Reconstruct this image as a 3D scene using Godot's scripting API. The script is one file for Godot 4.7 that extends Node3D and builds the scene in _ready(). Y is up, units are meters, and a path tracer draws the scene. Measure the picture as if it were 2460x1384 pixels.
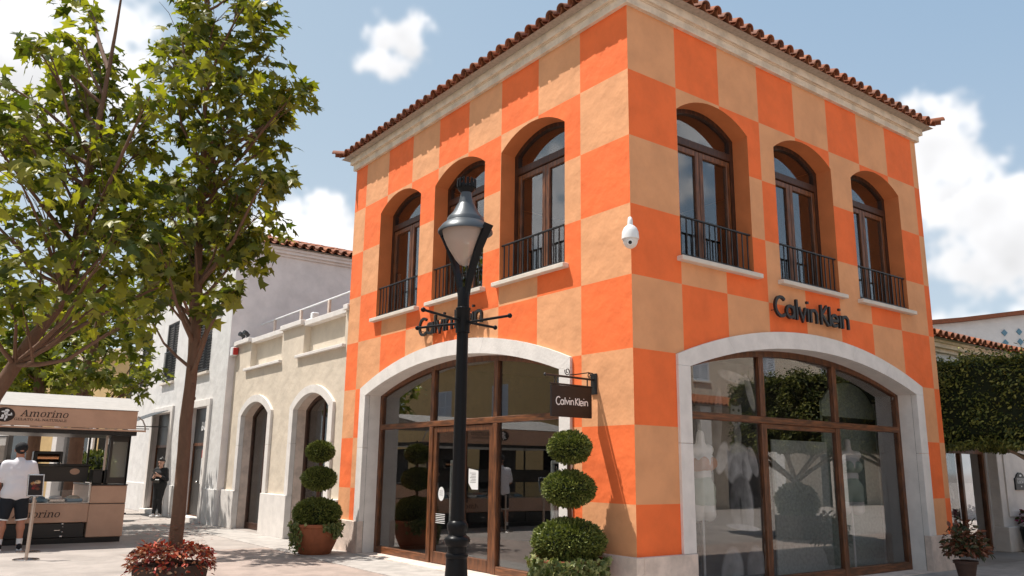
extends Node3D
# A street corner with a checkered shop, built in metres: the shop's corner stands at the origin,
# its sunlit side runs along -x, its shaded side along -z.

const UP := Vector3.UP
var M := {}
var names := {}
var world_based := {}
var rng := RandomNumberGenerator.new()
var FA := Transform3D(Basis(Vector3(-1, 0, 0), UP, Vector3(0, 0, 1)), Vector3.ZERO)
var FB := Transform3D(Basis(Vector3(0, 0, -1), UP, Vector3(1, 0, 0)), Vector3.ZERO)


# ---------------------------------------------------------------- scene tree helpers
func numbered(called: String) -> String:
	if not names.has(called):
		names[called] = 0
		return called
	names[called] += 1
	return "%s_%03d" % [called, names[called]]


func tag(o: Node3D, label: String, category: String, group := "", kind := "") -> Node3D:
	if label:
		o.set_meta("label", label)
	if category:
		o.set_meta("category", category)
	if group:
		o.set_meta("group", group)
	if kind:
		o.set_meta("kind", kind)
	return o


func thing(called: String, label: String, category: String, at := Vector3.ZERO, group := "", in_world := true) -> Node3D:
	var o := Node3D.new()
	o.name = numbered(called)
	o.position = at
	add_child(o)
	tag(o, label, category, group)
	if in_world:
		world_based[o] = true
	return o


func mesh_of(st: SurfaceTool) -> ArrayMesh:
	return st.commit()


func put(called: String, mesh: Variant, m: Material, parent: Node3D = null) -> MeshInstance3D:
	var o := MeshInstance3D.new()
	o.mesh = mesh.commit() if mesh is SurfaceTool else mesh
	for k in o.mesh.get_surface_count():
		o.set_surface_override_material(k, m)
	if parent == null:
		o.name = numbered(called)
		add_child(o)
	else:
		o.name = called
		parent.add_child(o, true)
		if world_based.has(parent):
			o.position = -parent.position
	return o


func node_part(called: String, parent: Node3D) -> Node3D:
	var o := Node3D.new()
	o.name = called
	parent.add_child(o, true)
	if world_based.has(parent):
		o.position = -parent.position
	return o


func dup(o: Node3D, called: String, at: Vector3, turn: float, label: String) -> Node3D:
	var c: Node3D = o.duplicate()
	c.name = numbered(called)
	add_child(c)
	c.position = at
	c.rotation.y = turn
	c.set_meta("label", label)
	return c


func copies(called: String, mesh: Mesh, m: Material, places: Array, colors: PackedColorArray, parent: Node3D) -> MultiMeshInstance3D:
	var mm := MultiMesh.new()
	mm.transform_format = MultiMesh.TRANSFORM_3D
	mm.use_colors = true
	mm.mesh = mesh
	mm.instance_count = places.size()
	for k in places.size():
		mm.set_instance_transform(k, places[k])
		mm.set_instance_color(k, colors[k])
	var o := MultiMeshInstance3D.new()
	o.multimesh = mm
	o.material_override = m
	o.name = called if parent else numbered(called)
	if parent:
		parent.add_child(o, true)
		if world_based.has(parent):
			o.position = -parent.position
	else:
		add_child(o)
	o.set_meta("kind", "stuff")
	return o


# ---------------------------------------------------------------- mesh helpers
func mb() -> SurfaceTool:
	var st := SurfaceTool.new()
	st.begin(Mesh.PRIMITIVE_TRIANGLES)
	return st


func vert(st: SurfaceTool, p: Vector3, n: Vector3, uv := Vector2.ZERO) -> void:
	st.set_normal(n)
	st.set_uv(uv)
	st.add_vertex(p)


func tri(st: SurfaceTool, a: Vector3, b: Vector3, c: Vector3, na: Vector3, nb: Vector3, nc: Vector3) -> void:
	if (b - a).cross(c - a).dot(na + nb + nc) > 0.0:
		vert(st, a, na)
		vert(st, c, nc)
		vert(st, b, nb)
	else:
		vert(st, a, na)
		vert(st, b, nb)
		vert(st, c, nc)


func quad(st: SurfaceTool, a: Vector3, b: Vector3, c: Vector3, d: Vector3, n: Vector3) -> void:
	tri(st, a, b, c, n, n, n)
	tri(st, a, c, d, n, n, n)


func squad(st: SurfaceTool, a: Vector3, b: Vector3, c: Vector3, d: Vector3, na: Vector3, nb: Vector3, nc: Vector3, nd: Vector3) -> void:
	tri(st, a, b, c, na, nb, nc)
	tri(st, a, c, d, na, nc, nd)


func uvquad(st: SurfaceTool, a: Vector3, b: Vector3, c: Vector3, d: Vector3, n: Vector3) -> void:
	# a top left, b top right, c bottom right, d bottom left
	var p := [a, b, c, a, c, d]
	var t := [Vector2(0, 0), Vector2(1, 0), Vector2(1, 1), Vector2(0, 0), Vector2(1, 1), Vector2(0, 1)]
	var order := [0, 1, 2, 3, 4, 5] if (b - a).cross(c - a).dot(n) < 0.0 else [0, 2, 1, 3, 5, 4]
	for k in order:
		vert(st, p[k], n, t[k])


# a box in a frame F, from (u0,y0,d0) to (u1,y1,d1), edges chamfered by r
func bx(st: SurfaceTool, F: Transform3D, u0: float, u1: float, y0: float, y1: float, d0: float, d1: float, r := 0.0) -> void:
	var c := Vector3(u0 + u1, y0 + y1, d0 + d1) / 2.0
	var h := Vector3(absf(u1 - u0), absf(y1 - y0), absf(d1 - d0)) / 2.0
	r = minf(r, 0.45 * minf(h.x, minf(h.y, h.z)))
	var pt := func(axis: int, s: Vector3) -> Vector3:
		var v := Vector3(h.x - r, h.y - r, h.z - r)
		v[axis] = h[axis]
		return F * (c + v * s)
	var nb := func(v: Vector3) -> Vector3:
		return (F.basis * v).normalized()
	for axis in 3:
		var b := (axis + 1) % 3
		var e := (axis + 2) % 3
		for sg in [-1.0, 1.0]:
			var q := []
			for w in [[-1, -1], [1, -1], [1, 1], [-1, 1]]:
				var s := Vector3.ZERO
				s[axis] = sg
				s[b] = w[0]
				s[e] = w[1]
				q.append(pt.call(axis, s))
			var n := Vector3.ZERO
			n[axis] = sg
			quad(st, q[0], q[1], q[2], q[3], nb.call(n))
	if r <= 0.0:
		return
	for axis in 3:
		var b := (axis + 1) % 3
		var e := (axis + 2) % 3
		for sb in [-1.0, 1.0]:
			for se in [-1.0, 1.0]:
				var lo := Vector3.ZERO
				lo[axis] = -1
				lo[b] = sb
				lo[e] = se
				var hi := lo
				hi[axis] = 1
				var n := lo
				n[axis] = 0
				quad(st, pt.call(b, lo), pt.call(b, hi), pt.call(e, hi), pt.call(e, lo), nb.call(n))
	for sx in [-1.0, 1.0]:
		for sy in [-1.0, 1.0]:
			for sz in [-1.0, 1.0]:
				var s := Vector3(sx, sy, sz)
				var n: Vector3 = nb.call(s)
				tri(st, pt.call(0, s), pt.call(1, s), pt.call(2, s), n, n, n)


func box(st: SurfaceTool, c: Vector3, s: Vector3, r := 0.0, turn := 0.0) -> void:
	var F := Transform3D(Basis(UP, turn), c)
	bx(st, F, -s.x / 2, s.x / 2, -s.y / 2, s.y / 2, -s.z / 2, s.z / 2, r)


func tube(st: SurfaceTool, pts: Array, radii: Array, sides := 8, caps := true) -> void:
	var rings := []
	var norms := []
	var side := Vector3.RIGHT
	for k in pts.size():
		var d: Vector3 = (pts[mini(k + 1, pts.size() - 1)] - pts[maxi(k - 1, 0)]).normalized()
		if k == 0:
			side = d.cross(Vector3(0.31, 0.2, 0.93)).normalized()
			if side.length() < 0.1:
				side = d.cross(Vector3.RIGHT).normalized()
		side = (side - d * side.dot(d)).normalized()
		var other := d.cross(side)
		var ring := []
		var nn := []
		for j in sides:
			var a := TAU * j / sides
			var n := side * cos(a) + other * sin(a)
			nn.append(n)
			ring.append(pts[k] + n * radii[mini(k, radii.size() - 1)])
		rings.append(ring)
		norms.append(nn)
	for k in pts.size() - 1:
		for j in sides:
			var i := (j + 1) % sides
			squad(st, rings[k][j], rings[k][i], rings[k + 1][i], rings[k + 1][j], norms[k][j], norms[k][i], norms[k + 1][i], norms[k + 1][j])
	if caps:
		for e in [0, pts.size() - 1]:
			var d: Vector3 = (pts[0] - pts[1]).normalized() if e == 0 else (pts[e] - pts[e - 1]).normalized()
			for j in range(1, sides - 1):
				tri(st, rings[e][0], rings[e][j], rings[e][j + 1], d, d, d)


func bar(st: SurfaceTool, a: Vector3, b: Vector3, r: float, sides := 8) -> void:
	tube(st, [a, b], [r, r], sides)


# profile of Vector2(radius, y); sharp where two steps turn by more than 40 degrees
func lathe(st: SurfaceTool, profile: Array, sides: int, at: Vector3) -> void:
	for k in profile.size() - 1:
		var p: Vector2 = profile[k]
		var q: Vector2 = profile[k + 1]
		var t := (q - p).normalized()
		var n := Vector2(t.y, -t.x)
		var np := n
		var nq := n
		if k > 0:
			var t0: Vector2 = (p - profile[k - 1]).normalized()
			if t0.dot(t) > 0.75:
				np = (n + Vector2(t0.y, -t0.x)).normalized()
		if k < profile.size() - 2:
			var t1: Vector2 = (profile[k + 2] - q).normalized()
			if t1.dot(t) > 0.75:
				nq = (n + Vector2(t1.y, -t1.x)).normalized()
		for j in sides:
			var a := TAU * j / sides
			var b := TAU * (j + 1) / sides
			var ca := Vector3(cos(a), 0, sin(a))
			var cb := Vector3(cos(b), 0, sin(b))
			squad(st, at + ca * p.x + UP * p.y, at + cb * p.x + UP * p.y, at + cb * q.x + UP * q.y, at + ca * q.x + UP * q.y,
				ca * np.x + UP * np.y, cb * np.x + UP * np.y, cb * nq.x + UP * nq.y, ca * nq.x + UP * nq.y)


func ball(st: SurfaceTool, c: Vector3, r: Vector3, rows := 10, sides := 16) -> void:
	for k in rows:
		for j in sides:
			var q := []
			var nn := []
			for w in [[k, j], [k, j + 1], [k + 1, j + 1], [k + 1, j]]:
				var th: float = PI * w[0] / rows
				var ph: float = TAU * w[1] / sides
				var n := Vector3(sin(th) * cos(ph), cos(th), sin(th) * sin(ph))
				q.append(c + n * r)
				nn.append((n / r).normalized())
			squad(st, q[0], q[1], q[2], q[3], nn[0], nn[1], nn[2], nn[3])


# polygon in (u,y) of frame F, drawn at depth d facing +d
func poly(st: SurfaceTool, F: Transform3D, pts: PackedVector2Array, d: float, sgn := 1.0) -> void:
	var ix := Geometry2D.triangulate_polygon(pts)
	var n := F.basis.z * sgn
	for k in range(0, ix.size(), 3):
		var a := pts[ix[k]]
		var b := pts[ix[k + 1]]
		var c := pts[ix[k + 2]]
		tri(st, F * Vector3(a.x, a.y, d), F * Vector3(b.x, b.y, d), F * Vector3(c.x, c.y, d), n, n, n)


func prism(st: SurfaceTool, F: Transform3D, pts: PackedVector2Array, d0: float, d1: float) -> void:
	poly(st, F, pts, d1, 1.0)
	poly(st, F, pts, d0, -1.0)
	var cw := Geometry2D.is_polygon_clockwise(pts)
	for k in pts.size():
		var a := pts[k]
		var b := pts[(k + 1) % pts.size()]
		var t := (b - a).normalized()
		var n2 := Vector2(t.y, -t.x) * (-1.0 if cw else 1.0)
		quad(st, F * Vector3(a.x, a.y, d0), F * Vector3(b.x, b.y, d0), F * Vector3(b.x, b.y, d1), F * Vector3(a.x, a.y, d1), (F.basis * Vector3(n2.x, n2.y, 0)).normalized())


# band between two polylines of equal length, front at d1, back at d0, both edges closed
func band(st: SurfaceTool, F: Transform3D, outer: Array, inner: Array, d0: float, d1: float) -> void:
	for k in outer.size() - 1:
		var a: Vector2 = outer[k]
		var b: Vector2 = outer[k + 1]
		var c: Vector2 = inner[k + 1]
		var d: Vector2 = inner[k]
		quad(st, F * Vector3(a.x, a.y, d1), F * Vector3(b.x, b.y, d1), F * Vector3(c.x, c.y, d1), F * Vector3(d.x, d.y, d1), F.basis.z)
		quad(st, F * Vector3(a.x, a.y, d0), F * Vector3(b.x, b.y, d0), F * Vector3(c.x, c.y, d0), F * Vector3(d.x, d.y, d0), -F.basis.z)
		var out := ((a + b) - (c + d)).normalized()
		var t := (b - a).normalized()
		var n := Vector2(t.y, -t.x)
		n = n if n.dot(out) > 0 else -n
		quad(st, F * Vector3(a.x, a.y, d0), F * Vector3(b.x, b.y, d0), F * Vector3(b.x, b.y, d1), F * Vector3(a.x, a.y, d1), (F.basis * Vector3(n.x, n.y, 0)).normalized())
		var t2 := (c - d).normalized()
		var m := Vector2(t2.y, -t2.x)
		m = m if m.dot(out) < 0 else -m
		quad(st, F * Vector3(d.x, d.y, d0), F * Vector3(c.x, c.y, d0), F * Vector3(c.x, c.y, d1), F * Vector3(d.x, d.y, d1), (F.basis * Vector3(m.x, m.y, 0)).normalized())
	for e in [0, outer.size() - 1]:
		var a: Vector2 = outer[e]
		var d: Vector2 = inner[e]
		var nx: Vector2 = (outer[e] - outer[1 if e == 0 else e - 1]).normalized()
		quad(st, F * Vector3(a.x, a.y, d0), F * Vector3(d.x, d.y, d0), F * Vector3(d.x, d.y, d1), F * Vector3(a.x, a.y, d1), (F.basis * Vector3(nx.x, nx.y, 0)).normalized())


# a stroke of lettering: polyline in (u,y), width w, between depths
func ribbon(st: SurfaceTool, F: Transform3D, pts: Array, w: float, d0: float, d1: float) -> void:
	var l := []
	var r := []
	for k in pts.size():
		var t0: Vector2 = (pts[k] - pts[k - 1]).normalized() if k > 0 else (pts[1] - pts[0]).normalized()
		var t1: Vector2 = (pts[k + 1] - pts[k]).normalized() if k < pts.size() - 1 else t0
		var t := (t0 + t1).normalized()
		var n := Vector2(-t.y, t.x)
		var s: float = w / 2 / maxf(0.5, n.dot(Vector2(-t0.y, t0.x)))
		l.append(pts[k] + n * s)
		r.append(pts[k] - n * s)
	band(st, F, l, r, d0, d1)


# arch: open polyline from (u0,y0) up, over and down to (u1,y0)
func arch(u0: float, u1: float, y0: float, spring: float, rise: float, n := 16) -> Array:
	var pts := [Vector2(u0, y0)]
	var half := (u1 - u0) / 2
	var rad := (half * half + rise * rise) / (2 * rise)
	var cy := spring + rise - rad
	var a0 := asin(half / rad)
	for k in n + 1:
		var a := -a0 + 2 * a0 * k / n
		pts.append(Vector2((u0 + u1) / 2 + rad * sin(a), cy + rad * cos(a)))
	pts.append(Vector2(u1, y0))
	return pts


func soffit(st: SurfaceTool, F: Transform3D, line: Array, d0: float, d1: float) -> void:
	var mid: Vector2 = (line[0] + line[line.size() - 1]) / 2 + Vector2(0, 0.5)
	for k in line.size() - 1:
		var a: Vector2 = line[k]
		var b: Vector2 = line[k + 1]
		var t := (b - a).normalized()
		var n := Vector2(-t.y, t.x)
		n = n if n.dot(mid - a) > 0 else -n
		quad(st, F * Vector3(a.x, a.y, d0), F * Vector3(b.x, b.y, d0), F * Vector3(b.x, b.y, d1), F * Vector3(a.x, a.y, d1), (F.basis * Vector3(n.x, n.y, 0)).normalized())


# wall sheet with openings
func sheet(st: SurfaceTool, F: Transform3D, pts: PackedVector2Array, holes: Array, d: float, sgn := 1.0) -> void:
	var polys := [pts]
	for h in holes:
		var next := []
		for q in polys:
			for c in Geometry2D.clip_polygons(q, h):
				if not Geometry2D.is_polygon_clockwise(c):
					next.append(c)
		polys = next
	for q in polys:
		poly(st, F, q, d, sgn)


func rect(u0: float, u1: float, y0: float, y1: float) -> PackedVector2Array:
	return PackedVector2Array([Vector2(u0, y0), Vector2(u1, y0), Vector2(u1, y1), Vector2(u0, y1)])


# a wall of many columns, so that openings never lie wholly inside one piece
func wall(st: SurfaceTool, F: Transform3D, u0: float, u1: float, y0: float, y1: float, holes: Array, d := 0.0, step := 0.6, sgn := 1.0) -> void:
	var n := maxi(1, int(ceil((u1 - u0) / step)))
	for k in n:
		sheet(st, F, rect(u0 + (u1 - u0) * k / n, u0 + (u1 - u0) * (k + 1) / n, y0, y1), holes, d, sgn)


func letters(called: String, words: String, F: Transform3D, u: float, y: float, high: float, d: float, thick: float, m: Material, parent: Node3D, bold := false, serif := false, slant := 0.0, stretch := 1.0) -> MeshInstance3D:
	var t := TextMesh.new()
	var f := SystemFont.new()
	f.font_names = PackedStringArray(["Droid Serif" if serif else "Droid Sans"])
	f.font_weight = 700 if bold else 400
	t.font = f
	t.text = words
	t.font_size = 64
	t.pixel_size = 0.01
	t.depth = 0.1
	t.horizontal_alignment = HORIZONTAL_ALIGNMENT_LEFT
	t.vertical_alignment = VERTICAL_ALIGNMENT_BOTTOM
	var a := t.get_mesh_arrays()
	var v: PackedVector3Array = a[Mesh.ARRAY_VERTEX]
	var nn: PackedVector3Array = a[Mesh.ARRAY_NORMAL]
	var lo := Vector3.INF
	var hi := -Vector3.INF
	for p in v:
		lo = lo.min(p)
		hi = hi.max(p)
	var s := high / (hi.y - lo.y)
	var st := mb()
	var ix: PackedInt32Array = a[Mesh.ARRAY_INDEX] if a[Mesh.ARRAY_INDEX] else PackedInt32Array(range(v.size()))
	for k in range(0, ix.size(), 3):
		var q := []
		var n3 := []
		for j in 3:
			var p := v[ix[k + j]] - Vector3(lo.x, lo.y, 0)
			q.append(F * Vector3(u + (p.x * stretch + p.y * slant) * s, y + p.y * s, d + (p.z / 0.1 + 0.5) * thick))
			n3.append((F.basis * nn[ix[k + j]]).normalized())
		tri(st, q[0], q[1], q[2], n3[0], n3[1], n3[2])
	return put(called, st, m, parent)


# ---------------------------------------------------------------- bodies: smooth union of tapered capsules, meshed as surface nets
func field(p: Vector3, bones: Array, k: float) -> float:
	var d := 1e9
	for b in bones:
		var pa: Vector3 = p - b[0]
		var ba: Vector3 = b[1] - b[0]
		var l := ba.length_squared()
		var h := clampf(pa.dot(ba) / l, 0.0, 1.0) if l > 1e-9 else 0.0
		var e: Vector3 = pa - ba * h
		if b.size() > 4:
			e *= b[4]
		var x: float = e.length() - lerpf(b[2], b[3], h)
		if d > 1e8:
			d = x
		else:
			var m := clampf(0.5 + 0.5 * (d - x) / k, 0.0, 1.0)
			d = lerpf(d, x, m) - k * m * (1.0 - m)
	return d


func body(st: SurfaceTool, bones: Array, cell: float, k: float, at := Transform3D()) -> void:
	var lo := Vector3.INF
	var hi := -Vector3.INF
	for b in bones:
		var grow := Vector3.ONE * (maxf(b[2], b[3]) * 1.6 + cell * 2)
		lo = lo.min(b[0] - grow).min(b[1] - grow)
		hi = hi.max(b[0] + grow).max(b[1] + grow)
	var n := Vector3i(((hi - lo) / cell).ceil()) + Vector3i.ONE
	var vals := PackedFloat32Array()
	vals.resize(n.x * n.y * n.z)
	vals.fill(1e3)
	var done := PackedByteArray()
	done.resize(vals.size())
	for b in bones:
		var grow := Vector3.ONE * (maxf(b[2], b[3]) * 1.35 + cell * 2)
		var a := Vector3i(((b[0].min(b[1]) - grow - lo) / cell).floor()).max(Vector3i.ZERO)
		var c := Vector3i(((b[0].max(b[1]) + grow - lo) / cell).ceil()).min(n - Vector3i.ONE)
		for z in range(a.z, c.z + 1):
			for y in range(a.y, c.y + 1):
				var row := (z * n.y + y) * n.x
				for x in range(a.x, c.x + 1):
					if done[row + x] == 0:
						done[row + x] = 1
						vals[row + x] = field(lo + Vector3(x, y, z) * cell, bones, k)
	var own := {}
	var steps := [1, n.x, n.x * n.y]
	var offs := [Vector3(1, 0, 0), Vector3(0, 1, 0), Vector3(0, 0, 1)]
	var spot := func(ci: int, x: int, y: int, z: int) -> Vector3:
		if own.has(ci):
			return own[ci]
		var sum := Vector3.ZERO
		var cnt := 0
		for e in [[0, 0, 0, 0], [0, 0, 1, 0], [0, 0, 0, 1], [0, 0, 1, 1], [1, 0, 0, 0], [1, 1, 0, 0], [1, 0, 0, 1], [1, 1, 0, 1], [2, 0, 0, 0], [2, 1, 0, 0], [2, 0, 1, 0], [2, 1, 1, 0]]:
			var i0: int = ci + e[1] + e[2] * n.x + e[3] * n.x * n.y
			var v0 := vals[i0]
			var v1 := vals[i0 + steps[e[0]]]
			if (v0 < 0.0) != (v1 < 0.0):
				sum += Vector3(x + e[1], y + e[2], z + e[3]) + offs[e[0]] * (v0 / (v0 - v1))
				cnt += 1
		own[ci] = at * (lo + (sum / maxi(cnt, 1)) * cell)
		return own[ci]
	var out := mb()
	for z in range(1, n.z - 1):
		for y in range(1, n.y - 1):
			for x in range(1, n.x - 1):
				var i := (z * n.y + y) * n.x + x
				if done[i] == 0:
					continue
				var v := vals[i]
				for ax in 3:
					var w := vals[i + steps[ax]]
					if (v < 0.0) == (w < 0.0):
						continue
					var b := (ax + 1) % 3
					var c := (ax + 2) % 3
					var db := [int(offs[b].x), int(offs[b].y), int(offs[b].z)]
					var dc := [int(offs[c].x), int(offs[c].y), int(offs[c].z)]
					var p0: Vector3 = spot.call(i, x, y, z)
					var p1: Vector3 = spot.call(i - steps[b], x - db[0], y - db[1], z - db[2])
					var p2: Vector3 = spot.call(i - steps[b] - steps[c], x - db[0] - dc[0], y - db[1] - dc[1], z - db[2] - dc[2])
					var p3: Vector3 = spot.call(i - steps[c], x - dc[0], y - dc[1], z - dc[2])
					var q := [p0, p3, p2, p0, p2, p1] if v >= 0.0 else [p0, p1, p2, p0, p2, p3]
					for p in q:
						out.add_vertex(p)
	out.index()
	out.generate_normals()
	st.append_from(out.commit(), 0, Transform3D())


# ---------------------------------------------------------------- materials
func lin(r: float, g: float, b: float) -> Color:
	return Color(r, g, b).linear_to_srgb()


func noise_image(size: int, freq: float, octaves: int, sd: int, lo: float, hi: float, gain := 0.5) -> Image:
	var n := FastNoiseLite.new()
	n.seed = sd
	n.noise_type = FastNoiseLite.TYPE_SIMPLEX_SMOOTH
	n.frequency = freq
	n.fractal_octaves = octaves
	n.fractal_gain = gain
	var im := n.get_seamless_image(size, size)
	im.convert(Image.FORMAT_L8)
	var d := im.get_data()
	for k in d.size():
		d[k] = int(clampf(lo + (hi - lo) * d[k] / 255.0, 0, 1) * 255)
	return Image.create_from_data(size, size, false, Image.FORMAT_L8, d)


func tex(im: Image) -> ImageTexture:
	im.convert(Image.FORMAT_RGB8)
	return ImageTexture.create_from_image(im)


func mat(called: String, c: Color, rough: float, o := {}) -> StandardMaterial3D:
	var m := StandardMaterial3D.new()
	m.resource_name = called
	m.albedo_color = c
	m.roughness = rough
	m.metallic = o.get("metal", 0.0)
	m.metallic_specular = o.get("spec", 0.5)
	if o.has("map"):
		m.albedo_texture = o.map
		m.uv1_triplanar = true
		m.uv1_world_triplanar = o.get("world", true)
		m.uv1_scale = o.get("scale", Vector3.ONE)
	if o.has("normal"):
		m.normal_enabled = true
		m.normal_texture = o.normal
		m.normal_scale = o.get("bump", 0.4)
	if o.has("back"):
		m.backlight_enabled = true
		m.backlight = o.back
	if o.get("tint", false):
		m.vertex_color_use_as_albedo = true
	M[called] = m
	return m


func materials() -> void:
	var blotch := tex(noise_image(512, 0.006, 5, 3, 0.93, 1.02, 0.6))
	var fine := tex(noise_image(512, 0.03, 4, 4, 0.86, 1.06))
	var worn := tex(noise_image(512, 0.009, 6, 8, 0.84, 1.06, 0.65))
	var h := noise_image(512, 0.05, 4, 5, 0, 1)
	h.convert(Image.FORMAT_RGBA8)
	h.bump_map_to_normal_map(3.0)
	var grit := ImageTexture.create_from_image(h)
	var trowel := noise_image(512, 0.012, 4, 6, 0, 1)
	trowel.convert(Image.FORMAT_RGBA8)
	trowel.bump_map_to_normal_map(6.0)
	var wavy := ImageTexture.create_from_image(trowel)
	var grain := noise_image(512, 0.008, 5, 9, 0.55, 1.15)
	var S := Vector3.ONE * 0.45
	mat("orange", lin(0.93, 0.178, 0.042), 0.9, {"map": blotch, "scale": S, "normal": wavy, "bump": 0.35})
	mat("tan", lin(0.78, 0.365, 0.170), 0.9, {"map": blotch, "scale": Vector3.ONE * 0.4, "normal": wavy, "bump": 0.35})
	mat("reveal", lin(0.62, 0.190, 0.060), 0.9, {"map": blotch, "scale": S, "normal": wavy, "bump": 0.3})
	mat("surround", lin(0.79, 0.74, 0.695), 0.8, {"map": blotch, "scale": Vector3.ONE * 0.7, "normal": grit, "bump": 0.2})
	mat("plinth", lin(0.76, 0.62, 0.53), 0.85, {"map": worn, "scale": Vector3.ONE * 0.5, "normal": grit, "bump": 0.3})
	mat("cream", lin(0.70, 0.60, 0.48), 0.9, {"map": blotch, "scale": S, "normal": wavy, "bump": 0.3})
	mat("panel", lin(0.70, 0.61, 0.49), 0.9, {"map": blotch, "scale": S, "normal": wavy, "bump": 0.3})
	mat("ochre", lin(0.62, 0.43, 0.20), 0.9, {"map": blotch, "scale": S, "normal": wavy, "bump": 0.3})
	mat("white_wall", lin(0.70, 0.68, 0.66), 0.9, {"map": blotch, "scale": S, "normal": wavy, "bump": 0.3})
	mat("side_wall", lin(0.84, 0.77, 0.74), 0.9, {"map": blotch, "scale": S, "normal": wavy, "bump": 0.3})
	mat("cornice", lin(0.78, 0.64, 0.49), 0.85, {"map": worn, "scale": Vector3.ONE * 0.6, "normal": grit, "bump": 0.25})
	var k := 0
	for c in [lin(0.33, 0.105, 0.045), lin(0.27, 0.09, 0.042), lin(0.38, 0.14, 0.065), lin(0.24, 0.10, 0.06)]:
		mat("tile%d" % k, c, 0.75, {"map": worn, "scale": Vector3.ONE * 1.7, "normal": grit, "bump": 0.4, "spec": 0.4})
		k += 1
	mat("mortar", lin(0.42, 0.36, 0.30), 0.95, {"map": fine})
	mat("wood", lin(0.20, 0.070, 0.024), 0.42, {"map": tex(grain), "scale": Vector3(5, 0.7, 5), "normal": grit, "bump": 0.12})
	mat("wood_across", lin(0.22, 0.078, 0.026), 0.42, {"map": M.wood.albedo_texture, "scale": Vector3(0.7, 5, 0.7), "normal": grit, "bump": 0.12})
	mat("dark_wood", lin(0.075, 0.028, 0.014), 0.5, {"map": M.wood.albedo_texture, "scale": Vector3(5, 0.7, 5)})
	mat("sill", lin(0.72, 0.64, 0.55), 0.8, {"map": blotch, "normal": grit, "bump": 0.2})
	mat("iron", lin(0.012, 0.012, 0.013), 0.38)
	mat("black_paint", lin(0.010, 0.010, 0.011), 0.33, {"normal": grit, "bump": 0.05, "spec": 0.24})
	M.black_paint.uv1_triplanar = true
	M.black_paint.uv1_world_triplanar = true
	mat("grey_metal", lin(0.07, 0.078, 0.086), 0.4, {"metal": 0.3})
	mat("chrome", lin(0.62, 0.60, 0.58), 0.18, {"metal": 1.0})
	mat("brushed", lin(0.55, 0.46, 0.40), 0.35, {"metal": 0.9})
	mat("copper", lin(0.60, 0.30, 0.16), 0.25, {"metal": 1.0})
	mat("letter_black", lin(0.008, 0.009, 0.010), 0.5)
	mat("sign_brown", lin(0.016, 0.009, 0.008), 0.45, {"map": fine})
	mat("white_paint", lin(0.80, 0.80, 0.80), 0.4)
	mat("white_plastic", lin(0.78, 0.78, 0.77), 0.3)
	mat("lens", lin(0.005, 0.005, 0.006), 0.08)
	mat("terracotta", lin(0.36, 0.11, 0.045), 0.75, {"map": worn, "scale": Vector3.ONE * 1.2, "normal": grit, "bump": 0.3, "world": false})
	mat("soil", lin(0.03, 0.02, 0.014), 1.0, {"map": fine})
	mat("bark", lin(0.17, 0.090, 0.055), 0.9, {"map": worn, "scale": Vector3(2.2, 0.8, 2.2), "normal": wavy, "bump": 0.8})
	mat("pale_bark", lin(0.36, 0.26, 0.18), 0.9, {"map": worn, "scale": Vector3(2.2, 0.8, 2.2), "normal": wavy, "bump": 0.8})
	mat("leaf", Color.WHITE, 0.42, {"tint": true, "back": Color(0.95, 1.0, 0.45), "spec": 0.45})
	mat("small_leaf", Color.WHITE, 0.5, {"tint": true, "back": Color(0.45, 0.5, 0.2), "spec": 0.45})
	mat("hedge_core", lin(0.014, 0.022, 0.007), 1.0, {"map": fine})
	mat("petal", Color.WHITE, 0.5, {"tint": true, "back": Color(0.5, 0.4, 0.3)})
	mat("ground", lin(0.40, 0.350, 0.315), 0.8, {"map": worn, "scale": Vector3.ONE * 0.16, "normal": grit, "bump": 0.2})
	mat("pale_stone", lin(0.46, 0.420, 0.385), 0.75, {"map": worn, "scale": Vector3.ONE * 0.5, "normal": grit, "bump": 0.2})
	mat("pink_stone", lin(0.40, 0.315, 0.270), 0.75, {"map": worn, "scale": Vector3.ONE * 0.4, "normal": grit, "bump": 0.2})
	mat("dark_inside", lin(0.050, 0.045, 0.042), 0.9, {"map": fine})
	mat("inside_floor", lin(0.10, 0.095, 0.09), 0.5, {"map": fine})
	mat("grey_board", lin(0.36, 0.43, 0.38), 0.7, {"map": fine})
	mat("light_board", lin(0.55, 0.60, 0.57), 0.6, {"map": fine})
	mat("curtain", lin(0.20, 0.20, 0.18), 0.9, {"map": fine})
	mat("shutter", lin(0.022, 0.018, 0.016), 0.55)
	mat("white_shutter", lin(0.62, 0.66, 0.72), 0.6)
	mat("kiosk_tan", lin(0.58, 0.36, 0.25), 0.45, {"map": blotch, "scale": Vector3.ONE * 0.5})
	mat("canvas", lin(0.42, 0.39, 0.36), 0.9, {"map": blotch})
	mat("kiosk_black", lin(0.012, 0.013, 0.014), 0.35)
	mat("kiosk_dark", lin(0.030, 0.026, 0.023), 0.4)
	mat("script_brown", lin(0.022, 0.010, 0.007), 0.6)
	mat("awning_dark", lin(0.028, 0.036, 0.044), 0.7)
	mat("shirt", lin(0.76, 0.74, 0.78), 0.95, {"normal": wavy, "bump": 0.6})
	M.shirt.uv1_triplanar = true
	mat("shorts", lin(0.010, 0.013, 0.020), 0.9)
	mat("cloth_black", lin(0.010, 0.010, 0.012), 0.85)
	mat("skin", lin(0.46, 0.21, 0.135), 0.55, {"spec": 0.4})
	mat("pale_skin", lin(0.52, 0.30, 0.22), 0.55, {"spec": 0.4})
	mat("hair", lin(0.010, 0.007, 0.006), 0.5)
	mat("mannequin", lin(0.80, 0.78, 0.75), 0.35)
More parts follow.
